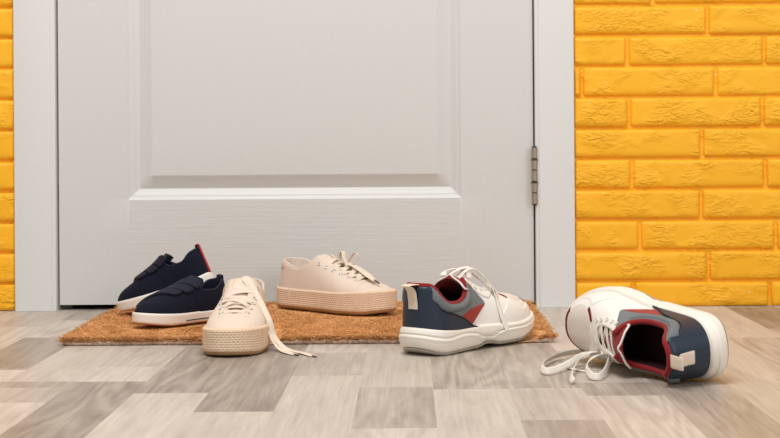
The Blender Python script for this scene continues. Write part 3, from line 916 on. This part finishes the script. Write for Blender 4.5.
for j in range(nz_-1):
    for i in range(nx-1):
        xm = (gx[i]+gx[i+1])/2; zm = (gz[j]+gz[j+1])/2
        vert = xm < PAN[0][0] or xm > PAN[0][1]
        for a, b, c, e in PAN:
            if a < xm < b and c < zm < e:
                vert = (min(xm-a, b-xm) < min(zm-c, e-zm)) or min(xm-a, b-xm, zm-c, e-zm) > .0455
        F.append((j*nx+i, j*nx+i+1, (j+1)*nx+i+1, (j+1)*nx+i)); MI.append(0 if vert else 1)
k = len(V)
V += [(x, .036, z) for x, z in ((DX0, DZ0), (DX1, DZ0), (DX1, DZ1), (DX0, DZ1))]
bl = list(range(nx)); br = [j*nx+nx-1 for j in range(nz_)]; tp = [(nz_-1)*nx+i for i in range(nx)]; lf = [j*nx for j in range(nz_)]
F += [tuple(bl[::-1] + [k, k+1]), tuple(br[::-1] + [k+1, k+2]), tuple(tp + [k+2, k+3]), tuple(lf + [k+3, k]), (k, k+3, k+2, k+1)]
MI += [0]*5
door = new_mesh('door_1', V, F, [M_DV, M_DH], None, True, 30, mat_idx=MI)
structure(door, 'white moulded panel door, closed, above the doormat', 'door')
M_HINGE = mat('brushed_nickel', srgb(176, 160, 146), .38, .08, 200, ('noise', 300, .0002), .5, 0, 0, .75)
M_HRING = mat('hinge_gap_dark', srgb(70, 58, 50), .5, .05, 100, None, .4, 0, 0, .5)
hinge = None
for hz0, hz1 in ((.1865, .2890), (1.66, 1.7625)):
    hx, hy = .2205, -.0125
    mb = MB(); n = 5; hh = (hz1-hz0)/n
    for i in range(n):
        z0, z1 = hz0+i*hh+.0008, hz0+(i+1)*hh-.0008
        zz = [z0, z0+.0006, z1-.0006, z1]
        V, F = tube([(hx, hy, z) for z in zz], .0058, 16, False, [.0051, .0058, .0058, .0051]); mb.add(V, F)
    h = mb.build('hinge', M_HINGE, door); h['label'] = 'brushed metal hinge barrel'
    mb = MB()
    V, F = tube([(hx, hy, hz0-.0015), (hx, hy, hz0), (hx, hy, hz1), (hx, hy, hz1+.0022)], .0044, 12, False, [.0036, .0048, .0048, .0036]); mb.add(V, F)
    for q in (1, 3):
        zc = hz0+hh*(q+.9)
        V, F = tube([(hx, hy, zc-.0009), (hx, hy, zc+.0009)], .0066, 14); mb.add(V, F)
    mb.build('hinge_pin', M_HRING, h)

# --- casing and jambs
def casing(name, x0, x1, zt, y0, inner):
    """flat board with an eased outer edge and a stepped bead at the inner side (+1 inner edge at x1, -1 at x0)"""
    w = x1-x0
    pr = [(0, .012), (0, y0+.0022), (.0008, y0+.0006), (.0022, y0), (w-.0075, y0), (w-.0068, y0+.0012), (w-.0055, y0+.0014), (w-.0045, y0+.0026), (w-.0015, y0+.0030), (w, y0+.0045), (w, .012)]
    V = []
    for z in (0.0003, zt):
        for a, y in pr: V.append(((x0+a) if inner > 0 else (x1-a), y, z))
    n = len(pr); F = []
    for i in range(n):
        j = (i+1) % n; q = (i, j, n+j, n+i); F.append(q if inner > 0 else q[::-1])
    F.append(tuple(range(n-1, -1, -1)) if inner > 0 else tuple(range(n))); F.append(tuple(range(n, 2*n)) if inner > 0 else tuple(range(2*n-1, n-1, -1)))
    return new_mesh(name, V, F, M_TRIM, None, True, 30)
ZT = 2.10
structure(casing('trim_1', -.7172, -.6432, ZT, -.016, 1), 'white door casing board on the left of the door', 'door trim')
structure(casing('trim_2', .2224, .2928, ZT, -.016, -1), 'white door casing board on the right beside the hinge', 'door trim')
mb = MB(); mb.box((-.6432, -.016, 2.026), (.2224, .012, ZT))
structure(mb.build('trim_3', M_TRIM, None, True), 'white head casing over the door', 'door trim')
mb = MB(); mb.box((-.6600, .0125, 0), (-.6425, .12, 2.03)); mb.box((.2225, .0125, 0), (.2400, .12, 2.03)); mb.box((-.6425, .0125, 2.024), (.2225, .12, 2.04))
mb.box((-.6425, .040, 0), (-.628, .055, 2.024)); mb.box((.208, .040, 0), (.2225, .055, 2.024))
structure(mb.build('trim_4', M_JAMBEDGE, None, True), 'door jamb seen as a thin line in the gap', 'door trim')
mb = MB(); mb.box((-2.2, .121, 0), (2.2, .2, 2.5))  # added slab: keeps world light from leaking through the door gaps
structure(mb.build('gap_backing', M_DARK, None, True), 'added dark slab closing the gaps behind the door', 'wall')

# --- brick walls
def brick_mat():
    t = NT('yellow_painted_brick'); b = t.b
    b.inputs['Roughness'].default_value = .5; b.inputs['Specular IOR Level'].default_value = .35
    tc = t.node('ShaderNodeTexCoord')
    n1 = t.node('ShaderNodeTexNoise'); n1.inputs['Scale'].default_value = 9; n1.inputs['Detail'].default_value = 3
    t.link(tc.outputs['Object'], n1.inputs['Vector'])
    mx = t.node('ShaderNodeMix', data_type='RGBA'); mx.inputs['A'].default_value = srgb(250, 178, 30); mx.inputs['B'].default_value = srgb(255, 190, 42)
    t.link(n1.outputs['Fac'], mx.inputs['Factor'])
    # chips of bare plaster
    n3 = t.node('ShaderNodeTexNoise'); n3.inputs['Scale'].default_value = 70; n3.inputs['Detail'].default_value = 3
    t.link(tc.outputs['Object'], n3.inputs['Vector'])
    rp = t.node('ShaderNodeValToRGB'); rp.color_ramp.elements[0].position = .775; rp.color_ramp.elements[1].position = .79
    t.link(n3.outputs['Fac'], rp.inputs['Fac'])
    m2 = t.node('ShaderNodeMix', data_type='RGBA'); m2.inputs['B'].default_value = srgb(226, 212, 190)
    t.link(mx.outputs['Result'], m2.inputs['A']); t.link(rp.outputs['Color'], m2.inputs['Factor'])
    t.link(m2.outputs['Result'], b.inputs['Base Color'])
    mp = t.node('ShaderNodeMapping'); mp.inputs['Scale'].default_value = (1, 1, 2.2)
    t.link(tc.outputs['Object'], mp.inputs['Vector'])
    n2 = t.node('ShaderNodeTexNoise'); n2.inputs['Scale'].default_value = 52; n2.inputs['Detail'].default_value = 3; n2.inputs['Roughness'].default_value = .45; n2.inputs['Distortion'].default_value = 1.3
    t.link(mp.outputs[0], n2.inputs['Vector'])
    n4 = t.node('ShaderNodeTexNoise'); n4.inputs['Scale'].default_value = 16; n4.inputs['Detail'].default_value = 2
    t.link(tc.outputs['Object'], n4.inputs['Vector'])
    r4 = t.node('ShaderNodeMapRange'); r4.inputs['From Min'].default_value = .42; r4.inputs['From Max'].default_value = .64
    t.link(n4.outputs['Fac'], r4.inputs['Value'])
    m4 = t.node('ShaderNodeMath', operation='MULTIPLY'); t.link(r4.outputs[0], m4.inputs[0]); t.link(n2.outputs['Fac'], m4.inputs[1])
    bp = t.node('ShaderNodeBump'); bp.inputs['Distance'].default_value = .0078; bp.inputs['Strength'].default_value = .75
    t.link(m4.outputs[0], bp.inputs['Height']); t.link(bp.outputs['Normal'], b.inputs['Normal'])
    return t.m
M_BRICK = brick_mat()
BZ0, PITCH, JG = .0456, .0555, .0050
def brick_wall(name, xa, xb, joints, zoff, ztop=2.3, yf=-.010, yb=-.0012, side=1):
    """painted bricks with rounded edges standing out of a continuous joint bed; one mesh"""
    mb = MB(); r = random.Random(5 if side > 0 else 9)
    mb.box((xa, yf+.0076, 0), (xb, .12, ztop))
    nrow = int((ztop-BZ0-zoff)/PITCH)+1
    for k in range(nrow+1):
        z1 = BZ0+zoff+PITCH*k - JG/2; z0 = z1-PITCH+JG
        if k == 0: z0 = max(.0005, z0)
        if z0 > ztop-.02: break
        z1 = min(z1, ztop)
        js = joints.get(k)
        if js is None:
            o = r.uniform(0, .2435); js = [xa+o+i*.2435 for i in range(-1, 12)]
        else:
            js = list(js)
            while js[-1] < xb: js.append(js[-1]+.2435)
            while js[0] > xa: js.insert(0, js[0]-.2435)
        xs = [xa] + [j for j in js if xa+.012 < j < xb-(.012 if side > 0 else .06)] + [xb]
        for i, (a, b) in enumerate(zip(xs, xs[1:])):
            a += .0034 if i else .0008; b -= .0034 if i < len(xs)-2 else .0008
            if b-a < .004: continue
            dz = r.uniform(-.0008, .0008); y = yf + r.uniform(-.0012, .0012)
            jx = [r.uniform(-.0008, .0008) for _ in range(4)]; jz = [r.uniform(-.0008, .0008) for _ in range(4)]
            rings = []
            for ins, yy in ((0, yb), (.0002, y+.0052), (.0010, y+.0030), (.0024, y+.0014), (.0046, y+.0004), (.0075, y)):
                ins = min(ins, (b-a)/4, (z1-z0)/2.9-.001)
                ring = []
                c = .0030
                lo = ins*1.7
                c = min(c, (b-a)/5)
                pts = [(a+ins+jx[0], z0+lo+jz[0]), (b-ins+jx[1], z0+lo+jz[1]), (b-ins+jx[2], z1-ins+jz[2]), (a+ins+jx[3], z1-ins+jz[3])]
                # clip the corners a little
                sg = [(1, 1), (-1, 1), (-1, -1), (1, -1)]
                for q, (p, s) in enumerate(zip(pts, sg)):
                    e1 = (p[0]+s[0]*c, p[1]); e2 = (p[0], p[1]+s[1]*c); mid = (p[0]+s[0]*c*.3, p[1]+s[1]*c*.3)
                    ring += [(e2[0], yy, e2[1]), (mid[0], yy, mid[1]), (e1[0], yy, e1[1])] if q in (0, 2) else [(e1[0], yy, e1[1]), (mid[0], yy, mid[1]), (e2[0], yy, e2[1])]
                rings.append(ring)
            n = 12; V = [p for rg in rings for p in rg]; F = []
            for q in range(len(rings)-1):
                for s in range(n):
                    t = (s+1) % n; F.append((q*n+s, q*n+t, (q+1)*n+t, (q+1)*n+s))
            F.append(tuple((len(rings)-1)*n+s for s in range(n)))
            mb.add(V, F)
    return mb.build(name, M_BRICK, None, True, 60)
px = lambda x: (x-PPX)/552.0
JR = {0: [632, 768], 1: [707], 2: [638.5, 774.5], 3: [700], 4: [631, 765], 5: [701], 6: [629, 762], 7: [582, 715.5], 8: [627.5, 764], 9: [707.5], 10: [653]}
JR = {k: [px(v) for v in vs] for k, vs in JR.items()}
structure(brick_wall('wall_right', .2933, 2.2, JR, 0, side=1), 'yellow painted brick wall on the right of the door', 'wall')
structure(brick_wall('wall_left', -2.2, -.7177, {}, .0035, side=-1), 'yellow painted brick wall on the left of the door', 'wall')

# --- laminate floor: strips that run towards the door, every board its own tone
def floor_mat():
    t = NT('grey_oak_laminate'); b = t.b
    b.inputs['Specular IOR Level'].default_value = .5
    at = t.node('ShaderNodeAttribute', attribute_name='board')       # r tone, g seed, b grain strength
    sp = t.node('ShaderNodeSeparateColor'); t.link(at.outputs['Color'], sp.inputs[0])
    tc = t.node('ShaderNodeTexCoord')
    cb = t.node('ShaderNodeCombineXYZ')
    mm = t.node('ShaderNodeMath', operation='MULTIPLY'); mm.inputs[1].default_value = 50
    t.link(sp.outputs['Green'], mm.inputs[0]); t.link(mm.outputs[0], cb.inputs['Z']); t.link(mm.outputs[0], cb.inputs['Y'])
    ad = t.node('ShaderNodeVectorMath', operation='ADD'); t.link(tc.outputs['Object'], ad.inputs[0]); t.link(cb.outputs[0], ad.inputs[1])
    mp = t.node('ShaderNodeMapping'); mp.inputs['Scale'].default_value = (210, 7, 1); t.link(ad.outputs[0], mp.inputs['Vector'])
    n1 = t.node('ShaderNodeTexNoise'); n1.inputs['Scale'].default_value = 1; n1.inputs['Detail'].default_value = 6; n1.inputs['Roughness'].default_value = .62; n1.inputs['Distortion'].default_value = .5
    t.link(mp.outputs[0], n1.inputs['Vector'])
    mp2 = t.node('ShaderNodeMapping'); mp2.inputs['Scale'].default_value = (26, 5, 1); t.link(ad.outputs[0], mp2.inputs['Vector'])
    n2 = t.node('ShaderNodeTexNoise'); n2.inputs['Scale'].default_value = 1; n2.inputs['Detail'].default_value = 4; n2.inputs['Distortion'].default_value = 1
    t.link(mp2.outputs[0], n2.inputs['Vector'])
    # saw marks across some boards
    mp3 = t.node('ShaderNodeMapping'); mp3.inputs['Scale'].default_value = (30, 120, 1); t.link(ad.outputs[0], mp3.inputs['Vector'])
    n3 = t.node('ShaderNodeTexNoise'); n3.inputs['Scale'].default_value = 1; n3.inputs['Detail'].default_value = 3
    t.link(mp3.outputs[0], n3.inputs['Vector'])
    def M(op, a, c):
        o = t.node('ShaderNodeMath', operation=op)
        for i, v in enumerate((a, c)):
            if isinstance(v, (int, float)): o.inputs[i].default_value = v
            else: t.link(v, o.inputs[i])
        return o.outputs[0]
    g = M('MULTIPLY', M('SUBTRACT', n1.outputs['Fac'], .5), .62)
    g2 = M('MULTIPLY', M('SUBTRACT', n2.outputs['Fac'], .5), .55)
    g3 = M('MULTIPLY', M('SUBTRACT', n3.outputs['Fac'], .5), M('MULTIPLY', sp.outputs['Blue'], .16))
    # cathedral grain: contour lines of a slow noise stretched along the board
    mp4 = t.node('ShaderNodeMapping'); mp4.inputs['Scale'].default_value = (13, 1.3, 1); t.link(ad.outputs[0], mp4.inputs['Vector'])
    n5 = t.node('ShaderNodeTexNoise'); n5.inputs['Scale'].default_value = 1; n5.inputs['Detail'].default_value = 2; n5.inputs['Roughness'].default_value = .35
    t.link(mp4.outputs[0], n5.inputs['Vector'])
    g4 = M('MULTIPLY', M('SINE', M('MULTIPLY', n5.outputs['Fac'], 95), 0), M('MULTIPLY', sp.outputs['Blue'], .10))
    v = M('ADD', M('ADD', M('ADD', sp.outputs['Red'], g), g4), M('ADD', g2, g3))
    rp = t.node('ShaderNodeValToRGB'); e = rp.color_ramp.elements
    e[0].position = 0; e[0].color = srgb(110, 98, 87); e[1].position = 1; e[1].color = srgb(213, 203, 192)
    for p, c in ((.3, (150, 138, 127)), (.6, (183, 172, 160))):
        q = e.new(p); q.color = srgb(*c)
    t.link(v, rp.inputs['Fac']); t.link(rp.outputs['Color'], b.inputs['Base Color'])
    rg = M('ADD', .36, M('MULTIPLY', n1.outputs['Fac'], .14)); t.link(rg, b.inputs['Roughness'])
    bp = t.node('ShaderNodeBump'); bp.inputs['Distance'].default_value = .0006; bp.inputs['Strength'].default_value = .35
    t.link(n1.outputs['Fac'], bp.inputs['Height']); t.link(bp.outputs['Normal'], b.inputs['Normal'])
    return t.m
M_FLOOR = floor_mat()
SW, SX = .0895, .0238
def yd(py): return FPX*CAM_H/(py-PPY) - CAM_D
# strips by index from the one whose left edge is x = SX; (end row in the photograph, tone) from the door towards the camera
# named by the strip's left edge at row 400 of the photograph
STRIPS = [  # left edge x at row 400, boards
 (-170, [(324,.55),(345,.75),(470,.5)]),
 (-96, [(318,.3),(335,.7),(367,.28),(379,.85),(402,.36),(470,.7)]),
 (-22, [(322,.75),(379,.72),(385,.38),(400,.58),(470,.80)]),
 (51,  [(330,.5),(345,.74),(365,.68),(379.5,.80),(470,.24)]),
 (127, [(345,.6),(391.5,.28),(470,.76)]),
 (206, [(340,.2),(410.5,.22),(470,.70)]),
 (283, [(352,.72),(375,.52),(470,.70)]),
 (360, [(387,.68),(428,.42),(470,.74)]),
 (433, [(345,.7),(389.5,.45),(470,.74)]),
 (511, [(345,.6),(389,.48),(421,.62),(470,.36)]),
 (588, [(352,.75),(384,.66),(397,.38),(470,.80)]),
 (668, [(345,.5),(374,.62),(470,.40)]),
 (746, [(325,.60),(341,.40),(470,.66)]),
 (824, [(340,.75),(420,.55),(470,.6)]),
]
def build_floor():
    V = []; F = []; C = []; r = random.Random(3)
    def board(x0, x1, y0, y1, tone):
        n = len(V)
        V.extend([(x0, y0, 0), (x1, y0, 0), (x1, y1, 0), (x0, y1, 0)]); F.append((n, n+1, n+2, n+3))
        tone = .53+(tone-.5)*.82
        C.append((min(.92, max(.08, tone)), r.random(), r.random()*.9))
    K0 = -25
    hand = {}
    for x, bs in STRIPS:
        hand[round(((x-PPX)*FPX*CAM_H/(400-PPY)/FPX - SX)/SW)] = bs
    for k in range(K0, 25):
        x0 = SX+k*SW; x1 = x0+SW
        y = .12
        if k in hand:
            for row, tone in hand[k]:
                y1 = yd(row); board(x0, x1, y1, y, tone); y = y1
        else: y -= r.uniform(.05, .3)
        if k not in hand: board(x0, x1, y, .12, r.uniform(.2, .9))
        while y > -3.2:
            y1 = y - r.choice([.12, .2, .3, .42])*r.uniform(.8, 1.2)
            board(x0, x1, y1, y, r.uniform(.15, .9)); y = y1
    # underside so that the floor is a slab
    n = len(V); xa, xb = SX+K0*SW, SX+25*SW
    V.extend([(xa, -3.2, -.02), (xb, -3.2, -.02), (xb, .12, -.02), (xa, .12, -.02)]); F.append((n, n+3, n+2, n+1)); C.append((.5, .5, .5))
    o = new_mesh('floor', V, F, M_FLOOR, None, False)
    ca = o.data.color_attributes.new('board', 'FLOAT_COLOR', 'CORNER')
    arr = np.zeros((len(o.data.loops), 4), np.float32); arr[:, 3] = 1
    for p, c in zip(o.data.polygons, C):
        for li in p.loop_indices: arr[li, :3] = c
    ca.data.foreach_set('color', arr.ravel())
    return structure(o, 'grey brown wood laminate floor of narrow boards', 'floor')
build_floor()

# --- coir doormat
def coir_mat(name, c1, c2, c3):
    t = NT(name); b = t.b
    b.inputs['Roughness'].default_value = .85; b.inputs['Specular IOR Level'].default_value = .2
    tc = t.node('ShaderNodeTexCoord')
    n1 = t.node('ShaderNodeTexNoise'); n1.inputs['Scale'].default_value = 260; n1.inputs['Detail'].default_value = 3
    n2 = t.node('ShaderNodeTexNoise'); n2.inputs['Scale'].default_value = 38; n2.inputs['Detail'].default_value = 3
    t.link(tc.outputs['Object'], n1.inputs['Vector']); t.link(tc.outputs['Object'], n2.inputs['Vector'])
    a = t.node('ShaderNodeMath', operation='MULTIPLY_ADD'); a.inputs[1].default_value = .47
    t.link(n2.outputs['Fac'], a.inputs[0])
    m = t.node('ShaderNodeMath', operation='MULTIPLY'); m.inputs[1].default_value = .5
    t.link(n1.outputs['Fac'], m.inputs[0]); t.link(m.outputs[0], a.inputs[2])
    rp = t.node('ShaderNodeValToRGB'); e = rp.color_ramp.elements
    e[0].position = .32; e[0].color = c1; e[1].position = .74; e[1].color = c3
    q = e.new(.52); q.color = c2
    t.link(a.outputs[0], rp.inputs['Fac']); t.link(rp.outputs['Color'], b.inputs['Base Color'])
    return t.m
M_COIR = coir_mat('coir_fibre', srgb(180, 123, 71), srgb(231, 174, 115), srgb(249, 212, 162))
M_BACK = coir_mat('mat_backing_fibre', srgb(130, 106, 90), srgb(196, 168, 148), srgb(236, 220, 206))
MX0, MX1, MY0, MY1 = -.521, .207, -.478, -.038
PRESS = [(C_, .049, .248), (E_, .055, .266), (D_, .049, .248), (A, .036, .178)]      # shoes that stand half off the mat press the pile down
def pile_height(x, y):
    h = np.full_like(x, MAT_T-.0015)
    h = h + .0055*np.clip((y+.13)/.08, 0, 1)*np.clip((x+.47)/.10, 0, 1)      # the back edge rides up towards the door
    for ob, hw, ln in PRESS:
        Mi = np.array(ob.matrix_world.inverted())
        Mw = np.array(ob.matrix_world)
        lx = Mi[0, 0]*x + Mi[0, 1]*y + Mi[0, 2]*h + Mi[0, 3]; ly = Mi[1, 0]*x + Mi[1, 1]*y + Mi[1, 2]*h + Mi[1, 3]
        inside = np.clip((hw+.012-np.abs(ly))/.012, 0, 1)*np.clip((ln+.012-lx)/.012, 0, 1)*np.clip((lx+.024)/.012, 0, 1)
        # height of the shoe's bottom plane above the floor here
        n = Mw[:3, 2]; p0 = Mw[:3, 3]
        zp = p0[2] - (n[0]*(x-p0[0]) + n[1]*(y-p0[1]))/n[2]
        h = np.where(inside > 0, np.minimum(h, h*(1-inside) + np.maximum(.0012, zp-.0025)*inside), h)
    return h
def make_mat():
    root = thing('doormat', 'orange brown coir doormat with a frayed edge in front of the door', 'doormat', Vector(((MX0+MX1)/2, (MY0+MY1)/2, 0)))
    ox, oy = (MX0+MX1)/2, (MY0+MY1)/2
    r = np.random.default_rng(11)
    # backing: a thin woven sheet with an uneven rim
    n = 260
    per = []
    for a, b, m in (((MX0, MY0), (MX1, MY0), 200), ((MX1, MY0), (MX1, MY1), 110), ((MX1, MY1), (MX0, MY1), 200), ((MX0, MY1), (MX0, MY0), 110)):
        for i in range(m): per.append((a[0]+(b[0]-a[0])*i/m, a[1]+(b[1]-a[1])*i/m))
    per = np.array(per); j = r.normal(0, .0009, per.shape); j = (j+np.roll(j, 1, 0))/1.4
    per = per + j - np.array([ox, oy])
    m = len(per); V = []
    zr = .0040 + np.abs(r.normal(0, .0020, m)); zr = (zr+np.roll(zr, 1))/2
    zr = np.minimum(zr, pile_height(per[:, 0]+ox, per[:, 1]+oy)-.0006)
    for q, z in ((per*.990, 0*zr+.0004), (per*.996, 0*zr+.0012), (per*1.001, zr*.65), (per*.9985, zr), (per*.985, zr*0+.0028)):
        for k in range(m): V.append((q[k, 0], q[k, 1], z[k]))
    F = []
    for s in range(4):
        for k in range(m):
            l = (k+1) % m; F.append((s*m+k, s*m+l, (s+1)*m+l, (s+1)*m+k))
    F.append(tuple(range(m-1, -1, -1))); F.append(tuple(4*m+k for k in range(m)))
    o = new_mesh('backing', V, F, M_BACK, root, True, 40); o['label'] = 'grey frayed backing edge'
    # pile: a lumpy bed with loose fibres standing and lying on it
    gx, gy = np.meshgrid(np.linspace(MX0+.003, MX1-.003, 330), np.linspace(MY0+.003, MY1-.003, 190), indexing='ij')
    z = pile_height(gx, gy)
    e = np.minimum.reduce([gx-MX0, MX1-gx, gy-MY0, MY1-gy])
    lump = r.normal(0, 1, gx.shape)
    for _ in range(2): lump = (lump + np.roll(lump, 1, 0)+np.roll(lump, -1, 0)+np.roll(lump, 1, 1)+np.roll(lump, -1, 1))/5
    big = r.normal(0, 1, gx.shape)
    for _ in range(8): big = (big + np.roll(big, 1, 0)+np.roll(big, -1, 0)+np.roll(big, 1, 1)+np.roll(big, -1, 1))/5
    loose = np.clip((z-.006)/.006, .15, 1)
    hz = z - .0020*loose + (lump*.0016 + big*.0050)*loose
    hz = np.maximum(.0012, np.minimum(hz, .0045 + np.sqrt(np.clip(e, 0, None)/.010)*.018))
    hz[0, :] = hz[-1, :] = .0032; hz[:, 0] = hz[:, -1] = .0032
    nx, ny = gx.shape
    jx = r.normal(0, .0005, gx.shape)
    V = np.stack([gx-ox+jx, gy-oy+jx*.7, hz], -1).reshape(-1, 3)
    idx = np.arange(nx*ny).reshape(nx, ny)
    Fq = np.stack([idx[:-1, :-1], idx[1:, :-1], idx[1:, 1:], idx[:-1, 1:]], -1).reshape(-1, 4)
    # fibres
    N = 46000
    fx = r.uniform(MX0+.001, MX1-.001, N); fy = r.uniform(MY0+.001, MY1-.001, N)
    # more along the rim
    ne = 5000
    fx[:ne] = r.uniform(MX0, MX1, ne); fy[:ne] = MY0 + .002 + np.abs(r.normal(0, .004, ne))
    fx[ne:ne+2200] = MX0 + np.abs(r.normal(0, .004, 2200)); fx[ne+2200:ne+4400] = MX1 - np.abs(r.normal(0, .004, 2200))
    ph = pile_height(fx, fy); lo = np.clip((ph-.006)/.006, .1, 1)
    ln = r.uniform(.005, .014, N); az = r.uniform(0, 2*PI, N); el = np.radians(r.uniform(3, 38, N))*lo
    el = np.where(r.random(N) < .02, np.radians(r.uniform(30, 75, N))*lo, el)
    d = np.stack([np.cos(az)*np.cos(el), np.sin(az)*np.cos(el), np.sin(el)], 1)
    edge = np.minimum.reduce([fx-MX0, MX1-fx, fy-MY0, MY1-fy])
    z0 = np.where(edge < .004, np.minimum(r.uniform(.0045, .0105, N), ph), ph - r.uniform(.0005, .004, N)*lo)
    p0 = np.stack([fx-ox, fy-oy, np.maximum(.001, z0)], 1); w = r.uniform(.0003, .00065, N)
    side = unit(np.cross(d, np.array([0, 0, 1.0]))); bend = r.normal(0, .0014, (N, 1))
    p1 = p0 + d*(ln*.5)[:, None] + side*bend + np.array([0, 0, .0006]); p2 = p0 + d*ln[:, None] - np.array([0, 0, .0006])
    for p in (p0, p1, p2):
        q = pile_height(p[:, 0]+ox, p[:, 1]+oy)
        p[:, 2] = np.clip(p[:, 2], .0006, np.where(q < MAT_T-.0016, q-.0004, q+.0022))
    up = np.cross(side, d)
    FV = []; 
    tri = [side*1.0, -.5*side + .87*up, -.5*side - .87*up]
    for p, s in ((p0, 1.0), (p1, .9), (p2, .35)):
        for q in tri: FV.append(p + q*(w*s)[:, None])
    FV = np.stack(FV, 1).reshape(-1, 3)
    b = np.arange(N)*9 + len(V)
    FQ = []
    for s in (0, 3):
        for k in range(3):
            l = (k+1) % 3
            FQ.append(np.stack([b+s+k, b+s+l, b+s+3+l, b+s+3+k], 1))
    FQ = np.vstack([Fq] + FQ)
    AV = np.vstack([V, FV])
    me = bpy.data.meshes.new('coir_pile'); me.vertices.add(len(AV)); me.vertices.foreach_set('co', AV.astype(np.float32).ravel())
    me.loops.add(FQ.size); me.loops.foreach_set('vertex_index', FQ.astype(np.int32).ravel())
    me.polygons.add(len(FQ)); me.polygons.foreach_set('loop_start', np.arange(0, FQ.size, 4, dtype=np.int32))
    me.update(calc_edges=True); me.materials.append(M_COIR)
    me.polygons.foreach_set('use_smooth', [True]*len(FQ))
    o = bpy.data.objects.new('coir_pile', me); COL.objects.link(o); o.parent = root; o['kind'] = 'stuff'
    o['label'] = 'rough orange brown coir fibres'
make_mat()

# ------------------------------------------------------------------ light
W = bpy.data.worlds.new('World'); SC.world = W; W.use_nodes = True
bg = W.node_tree.nodes['Background']; bg.inputs['Color'].default_value = (1.0, .985, .97, 1); bg.inputs['Strength'].default_value = .47
def area(name, loc, target, size, power, col=(1, 1, 1), sy=None):
    d = bpy.data.lights.new(name, 'AREA'); d.shape = 'RECTANGLE'; d.size = size; d.size_y = sy or size; d.energy = power; d.color = col
    o = bpy.data.objects.new(name, d); COL.objects.link(o); o.location = loc
    o.rotation_euler = (Vector(target)-Vector(loc)).to_track_quat('-Z', 'Y').to_euler()
    return o
area('ceiling_softbox', (-.4, -1.5, 2.5), (-.2, -.4, 0), 1.2, 50, (1, .985, .965))
area('added_rear_light', (1.9, -2.9, 1.6), (0, 0, .2), 1.4, 24.5, (1, .99, .98))  # added soft light behind the camera, to the right

# ------------------------------------------------------------------ camera
cam = bpy.data.cameras.new('camera'); co = bpy.data.objects.new('camera', cam); COL.objects.link(co)
cam.sensor_width = 36; cam.lens = FPX*36/780
cam.shift_x = -(PPX-390)/780; cam.shift_y = -(219-PPY)/780
co.matrix_world = Matrix.Translation((0, -CAM_D, CAM_H)) @ Matrix.Rotation(PI/2, 4, 'X') @ Matrix.Rotation(-ROLL, 4, 'Z')
cam.dof.use_dof = True; cam.dof.focus_distance = 2.12; cam.dof.aperture_fstop = 16.0
cam.clip_start = .05
SC.camera = co
SC.view_settings.view_transform = 'Standard'; SC.view_settings.look = 'None'
SC.view_settings.exposure = 0.0; SC.view_settings.gamma = 1; SC.view_settings.use_curve_mapping = False
